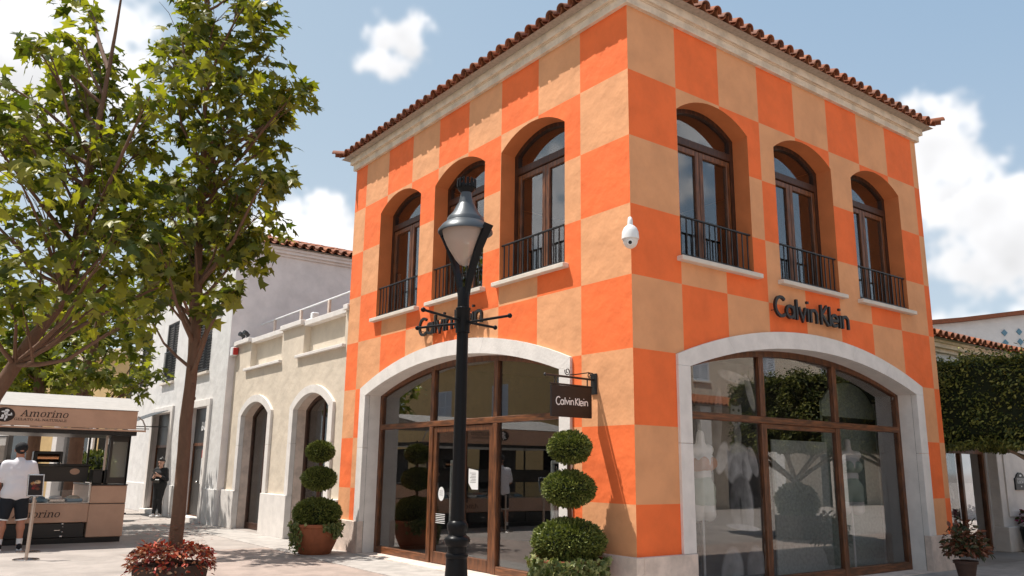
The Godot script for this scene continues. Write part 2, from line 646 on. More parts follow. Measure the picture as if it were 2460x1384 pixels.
	mat("mannequin_skin", lin(0.50, 0.36, 0.28), 0.4)
	mat("sage", lin(0.46, 0.55, 0.47), 0.8)
	mat("peach", lin(0.60, 0.26, 0.16), 0.8)
	mat("red", lin(0.50, 0.03, 0.02), 0.5)
	mat("cup_blue", lin(0.16, 0.28, 0.36), 0.5)
	mat("cream_ice", lin(0.66, 0.55, 0.40), 0.6)
	mat("planter", lin(0.085, 0.045, 0.030), 0.6, {"map": worn, "scale": Vector3(2, 1, 2)})
	mat("dark_pot", lin(0.11, 0.06, 0.045), 0.7, {"map": worn})
	mat("blue_tile", lin(0.10, 0.22, 0.30), 0.4)
	for g in [["glass", Color(0.02, 0.03, 0.03, 0.10)], ["smoked", Color(0.02, 0.022, 0.02, 0.30)], ["clear", Color(0.9, 0.95, 0.95, 0.04)]]:
		var m := mat(g[0], g[1], 0.03)
		m.transparency = BaseMaterial3D.TRANSPARENCY_ALPHA
		m.metallic_specular = 0.7
	var sg := mat("shop_glass", Color(1.0, 1.0, 1.0, 0.0), 0.0)
	sg.refraction_enabled = true
	sg.refraction_scale = 0.078
	var fr := mat("frosted", Color(0.86, 0.76, 0.70, 0.45), 0.4)
	fr.transparency = BaseMaterial3D.TRANSPARENCY_ALPHA
	var fr2 := mat("misted", Color(0.60, 0.60, 0.56, 0.55), 0.5)
	fr2.transparency = BaseMaterial3D.TRANSPARENCY_ALPHA


func _ready() -> void:
	rng.seed = 7
	var cam := Camera3D.new()
	cam.name = "camera"
	cam.position = Vector3(6.563, 1.457, 6.621)
	cam.basis = Basis.from_euler(Vector3(0.218521, 0.930908, 0.0137275))
	cam.fov = 39.00863
	cam.near = 0.05
	cam.far = 600.0
	add_child(cam)
	cam.current = true
	var env := Environment.new()
	env.background_mode = Environment.BG_SKY
	env.sky = Sky.new()
	env.sky.sky_material = sky_material()
	env.tonemap_mode = Environment.TONE_MAPPER_LINEAR
	env.tonemap_exposure = 2.35
	env.sdfgi_enabled = true
	env.ssao_enabled = true
	env.ssil_enabled = true
	var we := WorldEnvironment.new()
	we.name = "world_environment"
	we.environment = env
	add_child(we)
	var sun := DirectionalLight3D.new()
	sun.name = "sun"
	sun.light_energy = 0.88
	sun.light_color = Color(1.0, 0.975, 0.94)
	sun.light_angular_distance = 0.5
	sun.shadow_enabled = true
	add_child(sun)
	sun.look_at_from_position(Vector3(-9.5, 28, 10), Vector3.ZERO)
	materials()
	setting()
	corner_shop()
	cream_building()
	white_building()
	yellow_building()
	right_building()
	buildings_across()
	trees()
	street_lamp()
	kiosk()
	people()
	small_things()
	shop_things()


# ---------------------------------------------------------------- sky: air and clouds only
func sky_material() -> PanoramaSkyMaterial:
	var w := 1536
	var h := 768
	var puff := FastNoiseLite.new()
	puff.seed = 21
	puff.noise_type = FastNoiseLite.TYPE_SIMPLEX_SMOOTH
	puff.frequency = 3.4
	puff.fractal_octaves = 6
	puff.fractal_gain = 0.55
	var shade := FastNoiseLite.new()
	shade.seed = 5
	shade.noise_type = FastNoiseLite.TYPE_SIMPLEX_SMOOTH
	shade.frequency = 5.0
	shade.fractal_octaves = 4
	# clouds: azimuth from -z towards +x, height, half width, half height (degrees), weight
	var clouds := [[-95, 25, 19, 10, 1.0], [-104, 36, 14, 8, 1.0], [-67.5, 14.0, 7.5, 5.0, 1.0], [-62.0, 29.3, 2.3, 1.7, 0.46], [-63.5, 27.5, 2.6, 1.0, 0.60],
		[-24.6, 20.0, 4.4, 4.6, 1.0], [-18, 14.5, 10, 6.5, 1.0], [-25, 7, 13, 4.5, 1.0], [-15, 24, 3.4, 3, 1.0], [-47, 6, 15, 4, 0.9],
		[14, 17, 15, 9, 1.0], [48, 24, 16, 9, 1.0], [82, 17, 17, 10, 1.0], [118, 26, 17, 10, 1.0], [150, 15, 15, 8, 1.0], [-172, 25, 15, 9, 1.0], [-138, 17, 16, 9, 1.0], [-122, 50, 14, 9, 0.9], [35, 50, 17, 10, 1.0], [90, 52, 18, 10, 1.0], [150, 55, 16, 10, 0.9], [-15, 58, 10, 6, 0.8]]
	var data := PackedFloat32Array()
	data.resize(w * h * 3)
	for y in h:
		var el := 90.0 - (y + 0.5) * 180.0 / h
		var s := sin(deg_to_rad(maxf(el, 0.0)))
		var t := pow(1.0 - s, 3.2)
		var air := Vector3(0.099, 0.168, 0.262).lerp(Vector3(0.335, 0.375, 0.395), t)
		var near := []
		for c in clouds:
			if absf(el - c[1]) < c[3] * 2.0:
				near.append(c)
		for x in w:
			var at := (y * w + x) * 3
			var col := air
			if el <= -1.0:
				col = Vector3(0.25, 0.225, 0.21)
			else:
				var az := fposmod((x + 0.5) * 360.0 / w + 180.0, 360.0) - 180.0
				var haze := pow(0.5 + 0.5 * cos(deg_to_rad(az + 130.0)), 1.5)
				col = air.lerp(Vector3(0.305, 0.34, 0.357), 0.55 * haze)
				var best := -1.0
				var low := 0.0
				for c in near:
					var da := fposmod(az - c[0] + 180.0, 360.0) - 180.0
					if absf(da) > c[2] * 2.2:
						continue
					var e := Vector2(da / c[2], (el - c[1]) / c[3])
					var v: float = c[4] * (1.0 - e.length())
					if v > best:
						best = v
						low = clampf(-e.y, -1.0, 1.0)
				if best > -1.0:
					var d := Vector3(sin(deg_to_rad(az)) * cos(deg_to_rad(el)), sin(deg_to_rad(el)), -cos(deg_to_rad(az)) * cos(deg_to_rad(el)))
					var n := puff.get_noise_3dv(d * 2.0)
					var dens := best + n * 0.55 + 0.50 * puff.get_noise_3dv(d * 7.0 + Vector3(4, 0, 0))
					var a := smoothstep(0.04, 0.40, dens)
					if a > 0.0:
						var g := shade.get_noise_3dv(d * 2.0 + Vector3(0, 0.05, 0))
						var lit := clampf(0.455 - 0.045 * low + 0.10 * g - 0.05 * smoothstep(0.3, 1.0, dens) * (0.5 + low), 0.35, 0.50)
						col = col.lerp(Vector3(lit * 0.985, lit * 0.985, lit), a)
			data[at] = col.x
			data[at + 1] = col.y
			data[at + 2] = col.z
	var im := Image.create_from_data(w, h, false, Image.FORMAT_RGBF, data.to_byte_array())
	var m := PanoramaSkyMaterial.new()
	m.panorama = ImageTexture.create_from_image(im)
	return m


# ---------------------------------------------------------------- ground
func setting() -> void:
	var st := mb()
	quad(st, Vector3(-150, 0, -150), Vector3(150, 0, -150), Vector3(150, 0, 150), Vector3(-150, 0, 150), UP)
	put("ground", st, M.ground).set_meta("kind", "structure")
	# pinkish field of paving in front of the shop
	st = mb()
	quad(st, Vector3(-8.4, 0.004, 0.95), Vector3(9, 0.004, 0.95), Vector3(9, 0.004, 3.4), Vector3(-8.4, 0.004, 3.4), UP)
	quad(st, Vector3(0.95, 0.004, -16), Vector3(4.2, 0.004, -16), Vector3(4.2, 0.004, 0.95), Vector3(0.95, 0.004, 0.95), UP)
	put("paved_path", st, M.pink_stone).set_meta("kind", "structure")
	# pale slabs along both fronts
	var walk := Node3D.new()
	walk.name = "pavement"
	walk.set_meta("kind", "structure")
	add_child(walk)
	var meshes := []
	for k in 3:
		var s := mb()
		box(s, Vector3.ZERO, Vector3(0.694 + 0.001 * k, 0.016, 0.894), 0.003)
		meshes.append(s.commit())
	for k in 20:
		var o := put("slab", meshes[k % 3], M.pale_stone, walk)
		o.position = Vector3(0.60 - 0.7 * k, 0.002 + 0.0006 * ((k * 7) % 3), 0.49)
	for k in 22:
		var o := put("slab", meshes[(k + 1) % 3], M.pale_stone, walk)
		o.position = Vector3(0.49, 0.002 + 0.0006 * ((k * 5) % 3), -0.32 - 0.7 * k)
		o.rotation.y = PI / 2


# ---------------------------------------------------------------- roof tiles
func tile_mesh(r: float, r2: float, length: float, up: bool) -> ArrayMesh:
	var st := mb()
	var n := 8
	var s := 1.0 if up else -1.0
	var pt := func(a: float, rad: float, z: float) -> Vector3:
		return Vector3(cos(a) * rad, sin(a) * rad * s, z)
	for k in n:
		var a := PI * k / n
		var b := PI * (k + 1) / n
		var na := Vector3(cos(a), sin(a) * s, 0)
		var nb := Vector3(cos(b), sin(b) * s, 0)
		squad(st, pt.call(a, r, 0.0), pt.call(b, r, 0.0), pt.call(b, r2, -length), pt.call(a, r2, -length), na, nb, nb, na)
		squad(st, pt.call(a, r - 0.013, 0.0), pt.call(b, r - 0.013, 0.0), pt.call(b, r2 - 0.013, -length), pt.call(a, r2 - 0.013, -length), -na, -nb, -nb, -na)
		quad(st, pt.call(a, r, 0.0), pt.call(b, r, 0.0), pt.call(b, r - 0.013, 0.0), pt.call(a, r - 0.013, 0.0), Vector3(0, 0, 1))
	return st.commit()


# tiles along an eave of frame F from u0 to u1; the front row tile by tile, the rows above as one mass
func tiled_eave(F: Transform3D, u0: float, u1: float, y: float, d: float, slope: float, courses: int, hip0: bool, hip1: bool, parent: Node3D, pitch := 0.235) -> void:
	var cover := tile_mesh(0.088, 0.074, 0.44, true)
	var pan := tile_mesh(0.098, 0.088, 0.44, false)
	var out := F.basis.z * cos(slope) - UP * sin(slope)
	var B := Basis(F.basis.x, F.basis.x.cross(out) * signf(F.basis.x.cross(out).y), out)
	if B.determinant() < 0:
		B = Basis(-F.basis.x, B.y, out)
	var n := int(round((u1 - u0) / pitch))
	var places := []
	var colors := PackedColorArray()
	for k in n + 1:
		var u := u0 + (u1 - u0) * k / n
		for c in courses:
			var back := c * 0.36
			if (hip0 and u - u0 < back) or (hip1 and u1 - u < back):
				continue
			var jx := rng.randf_range(-0.006, 0.006)
			var turn := Basis(B.y, rng.randf_range(-0.03, 0.03)) * B
			var p := F * Vector3(u + jx, y + 0.012 * minf(c, 1), d + rng.randf_range(-0.012, 0.012)) - out * back
			var q := F * Vector3(u + pitch / 2 - jx, y + 0.055, d - 0.02 + rng.randf_range(-0.01, 0.01)) - out * back
			if c == 0:
				var o := put("tile", cover, M["tile%d" % rng.randi_range(0, 3)], parent)
				o.transform = Transform3D(turn, p - (parent.position if world_based.has(parent) else Vector3.ZERO))
				if k < n:
					o = put("tile", pan, M["tile%d" % rng.randi_range(0, 2)], parent)
					o.transform = Transform3D(turn, q - (parent.position if world_based.has(parent) else Vector3.ZERO))
			else:
				places.append(Transform3D(turn, p))
				places.append(Transform3D(turn * Basis(Vector3(0, 0, 1), PI), q))
				for j in 2:
					colors.append(Color.WHITE)
	if places.size():
		copies("tile_rows", cover, M.tile0, places, colors, parent)


func hip_tile(parent: Node3D, at: Vector3, out: Vector3) -> void:
	var o := put("hip_tile", tile_mesh(0.10, 0.085, 0.46, true), M.tile1, parent)
	var z := out.normalized()
	var x := UP.cross(z).normalized()
	o.transform = Transform3D(Basis(x, z.cross(x), z), at - (parent.position if world_based.has(parent) else Vector3.ZERO))


# stepped cornice along F between u0 and u1: list of [y0, y1, depth]
func cornice(F: Transform3D, u0: float, u1: float, steps: Array, parent: Node3D, m: Material, mitre0: bool, mitre1: bool) -> void:
	var st := mb()
	for s in steps:
		var a: float = u0 - (s[2] if mitre0 else 0.0)
		var b: float = u1 + (s[2] if mitre1 else 0.0)
		var p := [F * Vector3(u0, s[0], 0), F * Vector3(u1, s[0], 0), F * Vector3(b, s[0], s[2]), F * Vector3(a, s[0], s[2])]
		var q := [F * Vector3(u0, s[1], 0), F * Vector3(u1, s[1], 0), F * Vector3(b, s[1], s[2]), F * Vector3(a, s[1], s[2])]
		quad(st, p[0], p[1], p[2], p[3], -UP)
		quad(st, q[0], q[1], q[2], q[3], UP)
		quad(st, p[3], p[2], q[2], q[3], F.basis.z)
		if not mitre0:
			quad(st, p[0], p[3], q[3], q[0], -F.basis.x)
		if not mitre1:
			quad(st, p[1], p[2], q[2], q[1], F.basis.x)
	put("cornice", st, m, parent)


# ---------------------------------------------------------------- the corner shop
const CELL_U := {"A": 0.8826, "B": 0.8647}

func checkered(F: Transform3D, cell: float, width: float, holes: Array, first_orange: bool, parent: Node3D) -> void:
	var a := mb()
	var b := mb()
	var rows := 9
	var top := 7.1775
	for r in rows:
		var y1 := top - 0.87 * r
		var y0 := maxf(y1 - 0.87, 0.53)
		if y1 < 0.54:
			break
		for c in int(ceil(width / cell)):
			var u0 := cell * c
			var u1 := minf(u0 + cell, width)
			sheet(a if ((r + c) % 2 == 0) == first_orange else b, F, rect(u0, u1, y0, y1), holes, 0.0)
	var mesh: ArrayMesh = a.commit()
	mesh = b.commit(mesh)
	var o := put("wall", mesh, M.orange, parent)
	o.set_surface_override_material(1, M.tan)


func upper_window(F: Transform3D, uc: float, parent: Node3D) -> void:
	var w := node_part("window", parent)
	var hw := 0.722
	var line := arch(uc - hw, uc + hw, 4.045, 6.02, 0.25)
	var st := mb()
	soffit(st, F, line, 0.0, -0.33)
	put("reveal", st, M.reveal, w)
	# frame with transom and the two casements
	st = mb()
	var inner := arch(uc - hw + 0.075, uc + hw - 0.075, 4.05, 6.0, 0.21)
	band(st, F, line, inner, -0.33, -0.255)
	bx(st, F, uc - hw + 0.07, uc + hw - 0.07, 5.70, 5.81, -0.325, -0.245, 0.008)
	put("frame", st, M.dark_wood, w)
	for s in [-1.0, 1.0]:
		st = mb()
		var a: float = uc + (0.004 if s > 0 else -hw + 0.077)
		var b: float = uc + (hw - 0.077 if s > 0 else -0.004)
		bx(st, F, a, a + 0.075, 4.06, 5.69, -0.32, -0.262, 0.008)
		bx(st, F, b - 0.075, b, 4.06, 5.69, -0.32, -0.262, 0.008)
		bx(st, F, a + 0.076, b - 0.076, 5.61, 5.69, -0.32, -0.264, 0.006)
		bx(st, F, a + 0.076, b - 0.076, 4.06, 4.16, -0.32, -0.264, 0.006)
		put("casement", st, M.wood, w)
		st = mb()
		bx(st, F, a + 0.07, b - 0.07, 4.15, 5.62, -0.301, -0.293)
		put("pane", st, M.shop_glass, w)
	st = mb()
	var lunette := PackedVector2Array(arch(uc - hw + 0.07, uc + hw - 0.07, 5.80, 6.0, 0.215))
	prism(st, F, lunette, -0.303, -0.295)
	put("pane", st, M.shop_glass, w)
	st = mb()
	bx(st, F, uc - hw - 0.075, uc + hw + 0.075, 3.985, 4.045, -0.25, 0.095, 0.006)
	put("sill", st, M.sill, w)
	# railing between the jambs
	st = mb()
	bx(st, F, uc - hw + 0.002, uc + hw - 0.002, 4.585, 4.605, -0.062, -0.026, 0.003)
	put("handrail", st, M.iron, w)
	st = mb()
	bx(st, F, uc - hw + 0.002, uc + hw - 0.002, 4.095, 4.11, -0.056, -0.032, 0.002)
	put("bottom_rail", st, M.iron, w)
	st = mb()
	bx(st, F, -0.007, 0.007, 4.11, 4.585, -0.051, -0.037, 0.0)
	var bal: ArrayMesh = st.commit()
	for k in 13:
		var o := put("baluster", bal, M.iron, w)
		o.position += F.basis.x * (uc - hw + 0.055 + (2 * hw - 0.11) * k / 12.0)


func stone_surround(F: Transform3D, u0: float, u1: float, spring: float, rise: float, wide: float, rise_out: float, spring_out: float, y0: float, d: float, parent: Node3D, m: Material) -> void:
	var inn := arch(u0, u1, y0, spring, rise, 24)
	var out := arch(u0 - wide, u1 + wide, y0, spring_out, rise_out, 24)
	# legs in two stones each, the arch in seven
	for s in [[u0, u0 - wide, spring], [u1, u1 + wide, spring]]:
		var mid: float = (y0 + spring) * 0.55
		for p in [[y0, mid - 0.002], [mid + 0.002, spring - 0.002]]:
			var st := mb()
			bx(st, F, minf(s[0], s[1]), maxf(s[0], s[1]), p[0], p[1], -0.052, d, 0.004)
			put("surround_stone", st, m, parent)
	for s in [0, 1]:
		var st := mb()
		var i: Vector2 = inn[1] if s == 0 else inn[25]
		var o: Vector2 = out[1] if s == 0 else out[25]
		prism(st, F, PackedVector2Array([Vector2(i.x, i.y), Vector2(o.x, i.y), Vector2(o.x, o.y)]), -0.052, d - 0.001)
		put("surround_stone", st, m, parent)
	for k in 6:
		var a := 1 + k * 4
		var st := mb()
		var oo := out.slice(a, a + 5)
		var ii := inn.slice(a, a + 5)
		oo[4] = oo[4].lerp(oo[3], 0.012)
		ii[4] = ii[4].lerp(ii[3], 0.012)
		band(st, F, oo, ii, -0.052, d)
		put("surround_stone", st, m, parent)


func shopfront(F: Transform3D, u0: float, u1: float, parent: Node3D, doors: bool) -> void:
	var uc := (u0 + u1) / 2
	var front := node_part("shopfront", parent)
	var spring := 2.69
	var rise := 0.43
	var st := mb()
	soffit(st, F, arch(u0, u1, 0.0, spring, rise, 24), -0.053, -0.36)
	put("jamb", st, M.surround, front)
	st = mb()
	bx(st, F, u0, u1, -0.02, 0.022, -0.36, 0.06, 0.004)
	put("threshold", st, M.plinth, front)
	var W: Material = M.wood if doors else M.dark_wood
	if not doors:
		W = M.wood
	var d0 := -0.35
	var d1 := -0.27
	var mul := 0.875
	st = mb()
	band(st, F, arch(u0, u1, 0.02, spring, rise, 24), arch(u0 + 0.085, u1 - 0.085, 0.02, spring - 0.02, rise - 0.065, 24), d0, d1)
	put("frame", st, W, front)
	st = mb()
	bx(st, F, u0 + 0.08, u1 - 0.08, 2.095, 2.185, d0 + 0.005, d1 + 0.012, 0.008)
	put("transom", st, M.wood_across, front)
	var top := func(u: float) -> float:
		var half := (u1 - u0) / 2 - 0.085
		var r := rise - 0.065
		var rad := (half * half + r * r) / (2 * r)
		return spring - 0.02 + r - rad + sqrt(rad * rad - (u - uc) * (u - uc))
	for s in [-1.0, 1.0]:
		var u: float = uc + s * mul
		st = mb()
		bx(st, F, u - 0.05, u + 0.05, 2.186, top.call(u) + 0.03, d0 + 0.005, d1 + 0.008, 0.008)
		put("mullion", st, W, front)
		st = mb()
		bx(st, F, u - 0.055, u + 0.055, 0.02, 2.094, d0 + 0.005, d1 + 0.01, 0.008)
		put("mullion", st, W, front)
		var a: float = u0 + 0.085 if s < 0 else u + 0.055
		var b: float = u - 0.055 if s < 0 else u1 - 0.085
		st = mb()
		bx(st, F, a, b, 0.02, 0.135, d0 + 0.005, d1 + 0.004, 0.008)
		put("bottom_rail", st, M.wood_across, front)
		st = mb()
		bx(st, F, a, b, 0.13, 2.10, -0.318, -0.308)
		put("pane", st, M.shop_glass, front)
	var edges := [u0 + 0.05, uc - mul, uc + mul, u1 - 0.05]
	for k in 3:
		var pts := PackedVector2Array([Vector2(edges[k], 2.14), Vector2(edges[k + 1], 2.14)])
		for j in 9:
			var u: float = lerpf(edges[k + 1], edges[k], j / 8.0)
			u = clampf(u, u0 + 0.09, u1 - 0.09)
			pts.append(Vector2(u + (0.0001 * j), top.call(u) + 0.02))
		st = mb()
		prism(st, F, pts, -0.318, -0.308)
		put("pane", st, M.shop_glass, front)
	if doors:
		for s in [-1.0, 1.0]:
			var a: float = uc + (0.004 if s > 0 else -mul + 0.068)
			var b: float = uc + (mul - 0.068 if s > 0 else -0.004)
			st = mb()
			bx(st, F, a, a + 0.085, 0.03, 2.085, d0 + 0.012, d1 - 0.006, 0.008)
			bx(st, F, b - 0.085, b, 0.03, 2.085, d0 + 0.012, d1 - 0.006, 0.008)
			bx(st, F, a + 0.086, b - 0.086, 2.0, 2.085, d0 + 0.012, d1 - 0.008, 0.008)
			bx(st, F, a + 0.086, b - 0.086, 0.03, 0.20, d0 + 0.012, d1 - 0.008, 0.008)
			put("door", st, W, front)
			st = mb()
			bx(st, F, a + 0.08, b - 0.08, 0.19, 2.01, -0.315, -0.305)
			put("pane", st, M.shop_glass, front)
			st = mb()
			var hu: float = (a + 0.043) if s > 0 else (b - 0.043)
			bar(st, F * Vector3(hu, 0.95, d1 + 0.03), F * Vector3(hu, 1.25, d1 + 0.03), 0.011)
			bar(st, F * Vector3(hu, 0.98, d1 - 0.01), F * Vector3(hu, 0.98, d1 + 0.03), 0.008)
			bar(st, F * Vector3(hu, 1.22, d1 - 0.01), F * Vector3(hu, 1.22, d1 + 0.03), 0.008)
			put("handle", st, M.iron, front)
	else:
		st = mb()
		bx(st, F, uc - mul + 0.055, uc + mul - 0.055, 0.02, 0.135, d0 + 0.005, d1 + 0.004, 0.008)
		put("bottom_rail", st, M.wood_across, front)
		st = mb()
		bx(st, F, uc - mul + 0.05, uc + mul - 0.05, 2.03, 2.094, d0 + 0.008, d1 - 0.004, 0.006)
		put("top_rail", st, M.wood_across, front)
		st = mb()
		bx(st, F, uc - mul + 0.05, uc + mul - 0.05, 0.13, 2.04, -0.318, -0.308)
		put("pane", st, M.shop_glass, front)


func corner_shop() -> void:
	var WA := 7.53
	var WB := 7.085
	var t := thing("corner_shop", "two storey corner shop painted in orange and tan checks under a tiled roof", "building")
	var wa := [-1.92, -3.785, -5.69]
	var wb := [1.59, 3.63, 5.62]
	var ha := [PackedVector2Array(arch(1.27, 6.59, -0.1, 2.69, 0.43, 24))]
	var hb := [PackedVector2Array(arch(0.93, 6.25, -0.1, 2.69, 0.43, 24))]
	for u in wa:
		ha.append(PackedVector2Array(arch(-u - 0.722, -u + 0.722, 4.045, 6.02, 0.25)))
	for u in wb:
		hb.append(PackedVector2Array(arch(u - 0.722, u + 0.722, 4.045, 6.02, 0.25)))
	for k in ha.size():
		ha[k].reverse()
		hb[k].reverse()
	checkered(FA, 0.8826, WA, ha, true, t)
	checkered(FB, 0.8647, WB, hb, false, t)
	# inner faces of the walls, back walls, floors and attic
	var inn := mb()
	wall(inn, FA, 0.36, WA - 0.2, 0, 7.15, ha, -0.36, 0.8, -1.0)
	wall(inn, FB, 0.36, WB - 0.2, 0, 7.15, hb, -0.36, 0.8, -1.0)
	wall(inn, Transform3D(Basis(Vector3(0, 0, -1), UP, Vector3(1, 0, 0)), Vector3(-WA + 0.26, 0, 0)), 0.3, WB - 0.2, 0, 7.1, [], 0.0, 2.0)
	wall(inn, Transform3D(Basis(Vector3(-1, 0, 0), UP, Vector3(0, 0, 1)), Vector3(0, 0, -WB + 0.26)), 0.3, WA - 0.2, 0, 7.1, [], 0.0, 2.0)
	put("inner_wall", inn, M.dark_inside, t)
	var st := mb()
	bx(st, FA, WA - 0.25, WA - 0.001, 0, 7.17, -WB, -0.001)
	bx(st, FB, WB - 0.25, WB - 0.001, 0, 7.17, -WA + 0.25, -0.001)
	put("back_wall", st, M.tan, t)
	st = mb()
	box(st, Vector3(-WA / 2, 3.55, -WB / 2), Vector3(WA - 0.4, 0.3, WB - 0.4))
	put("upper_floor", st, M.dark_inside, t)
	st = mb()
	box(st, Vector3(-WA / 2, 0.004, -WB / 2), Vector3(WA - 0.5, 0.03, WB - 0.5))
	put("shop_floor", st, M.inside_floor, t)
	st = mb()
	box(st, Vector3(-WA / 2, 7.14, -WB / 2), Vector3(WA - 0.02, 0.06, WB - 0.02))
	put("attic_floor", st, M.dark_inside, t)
	# plinth of big stones
	for p in [[FA, -0.06, 1.27, 0], [FA, 6.59, WA, 0], [FB, 0.0525, 0.93, 1], [FB, 6.25, WB + 0.02, 1]]:
		st = mb()
		bx(st, p[0], p[1], p[2], 0.0, 0.535, -0.052, 0.06, 0.008)
		put("plinth_stone", st, M.plinth, t)
	stone_surround(FA, 1.27, 6.59, 2.69, 0.43, 0.215, 0.53, 2.82, 0.536, 0.04, t, M.surround)
	stone_surround(FB, 0.93, 6.25, 2.69, 0.43, 0.215, 0.53, 2.82, 0.536, 0.04, t, M.surround)
	shopfront(FA, 1.27, 6.59, t, true)
	shopfront(FB, 0.93, 6.25, t, false)
	for u in wa:
		upper_window(FA, -u, t)
	for u in wb:
		upper_window(FB, u, t)
	var steps := [[7.1775, 7.285, 0.055], [7.285, 7.300, 0.070], [7.300, 7.42, 0.105]]
	cornice(FA, 0, WA, steps, t, M.cornice, true, true)
	cornice(FB, 0, WB, steps, t, M.cornice, true, true)
	# returns of the cornice round the far ends
	cornice(Transform3D(Basis(Vector3(0, 0, -1), UP, Vector3(-1, 0, 0)), Vector3(-WA, 0, 0)), 0, WB, steps, t, M.cornice, true, true)
	cornice(Transform3D(Basis(Vector3(-1, 0, 0), UP, Vector3(0, 0, -1)), Vector3(0, 0, -WB)), 0, WA, steps, t, M.cornice, true, true)
	# roof body: hipped, 20 degrees
	st = mb()
	var e := 0.24
	var y0 := 7.422
	var c := [Vector3(e, y0, e), Vector3(-WA - e, y0, e), Vector3(-WA - e, y0, -WB - e), Vector3(e, y0, -WB - e)]
	var run := WB / 2 + e
	var rise := run * tan(deg_to_rad(20))
	var r0 := Vector3(e - run, y0 + rise, e - run)
	var r1 := Vector3(-WA - e + run, y0 + rise, e - run)
	for f in [[c[0], c[1], r1, r0], [c[2], c[3], r0, r1]]:
		quad(st, f[0], f[1], f[2], f[3], (f[1] - f[0]).cross(f[3] - f[0]).normalized() * signf((f[1] - f[0]).cross(f[3] - f[0]).y))
	for f in [[c[1], c[2], r1], [c[3], c[0], r0]]:
		var n: Vector3 = (f[1] - f[0]).cross(f[2] - f[0]).normalized()
		n = n * signf(n.y)
		tri(st, f[0], f[1], f[2], n, n, n)
	quad(st, c[0], c[1], c[2], c[3], -UP)
	put("roof", st, M.mortar, t)
	var sl := deg_to_rad(20)
	tiled_eave(FA, -0.20, WA + 0.20, 7.475, 0.27, sl, 9, true, true, t)
	tiled_eave(FB, -0.20, WB + 0.20, 7.475, 0.27, sl, 9, true, true, t)
	hip_tile(t, Vector3(0.33, 7.52, 0.33), Vector3(1, -0.1, 1))
	hip_tile(t, Vector3(-WA - 0.36, 7.53, 0.36), Vector3(-1, 0.12, 1))
	hip_tile(t, Vector3(0.36, 7.53, -WB - 0.36), Vector3(1, 0.12, -1))
	# raised letters
	for s in [[FA, -4.72, "black raised lettering on the sunlit wall over the double door"], [FB, 2.62, "black raised lettering on the shaded wall over the display window"]]:
		var F: Transform3D = s[0]
		if s[1] < 0:
			F = Transform3D(Basis(Vector3(1, 0, 0), UP, Vector3(0, 0, 1)), Vector3.ZERO)
		var at: Vector3 = F * Vector3(s[1], 3.51, 0)
		var sign := thing("wall_lettering", s[2], "sign", at, "raised shop letters")
		brand(F, s[1], 3.51, 0.285, 1.78, 0.040, 0.055, 0.090, M.letter_black, sign)


# geometric lettering: eleven letters made of strokes; widths in units of the line's whole length
func brand(F: Transform3D, u: float, y: float, cap: float, wide: float, stroke: float, d0: float, d1: float, m: Material, parent: Node3D) -> void:
	var x := cap * 0.66
	var k := wide / 1.78
	var oval := func(cx: float, cy: float, rx: float, ry: float, a0: float, a1: float, n: int) -> Array:
		var pts := []
		for i in n + 1:
			var a := deg_to_rad(lerpf(a0, a1, float(i) / n))
			pts.append(Vector2(cx + rx * cos(a), cy + ry * sin(a)))
		return pts
	var h := stroke / 2
	var glyphs := [
		[oval.call(0.135, cap / 2, 0.125, cap / 2 - h + 0.01, 48, 312, 16)],
		[oval.call(0.335, x / 2, 0.082, x / 2 - h + 0.006, 0, 360, 18), [Vector2(0.425, 0), Vector2(0.425, x)]],
		[[Vector2(0.492, 0), Vector2(0.492, cap)]],
		[[Vector2(0.545, x), Vector2(0.622, 0.012), Vector2(0.700, x)]],
		[[Vector2(0.752, 0), Vector2(0.752, x)], [Vector2(0.752, cap * 0.90), Vector2(0.752, cap * 1.02)]],
		[[Vector2(0.822, 0), Vector2(0.822, x)], [Vector2(0.822, x * 0.62)] + oval.call(0.895, x * 0.62, 0.072, x * 0.36, 150, 0, 9) + [Vector2(0.967, 0)]],
		[[Vector2(1.075, 0), Vector2(1.075, cap)], [Vector2(1.225, cap), Vector2(1.092, cap * 0.54), Vector2(1.245, 0)]],
		[[Vector2(1.285, 0), Vector2(1.285, cap)]],
		[[Vector2(1.325, x * 0.5), Vector2(1.490, x * 0.5)] , oval.call(1.408, x / 2, 0.083, x / 2 - h + 0.006, 0, 318, 16)],
		[[Vector2(1.545, 0), Vector2(1.545, x)], [Vector2(1.545, cap * 0.90), Vector2(1.545, cap * 1.02)]],
		[[Vector2(1.612, 0), Vector2(1.612, x)], [Vector2(1.612, x * 0.62)] + oval.call(1.687, x * 0.62, 0.074, x * 0.36, 150, 0, 9) + [Vector2(1.761, 0)]],
	]
	for g in glyphs:
		var st := mb()
		var j := 0
		for line in g:
			var pts := []
			for p in line:
				pts.append(Vector2(u + p.x * k, y + p.y))
			ribbon(st, F, pts, stroke, d0, d1 - 0.0012 * j)
			j += 1
		put("letter", st, m, parent)
	if d0 > 0.03:
		var st := mb()
		for p in [0.02, 0.425, 0.492, 0.822, 1.075, 1.285, 1.612]:
			bar(st, F * Vector3(u + p * k, y + cap * 0.3, 0.0), F * Vector3(u + p * k, y + cap * 0.3, d0), 0.006, 6)
		put("stand_off", st, M.iron, parent)


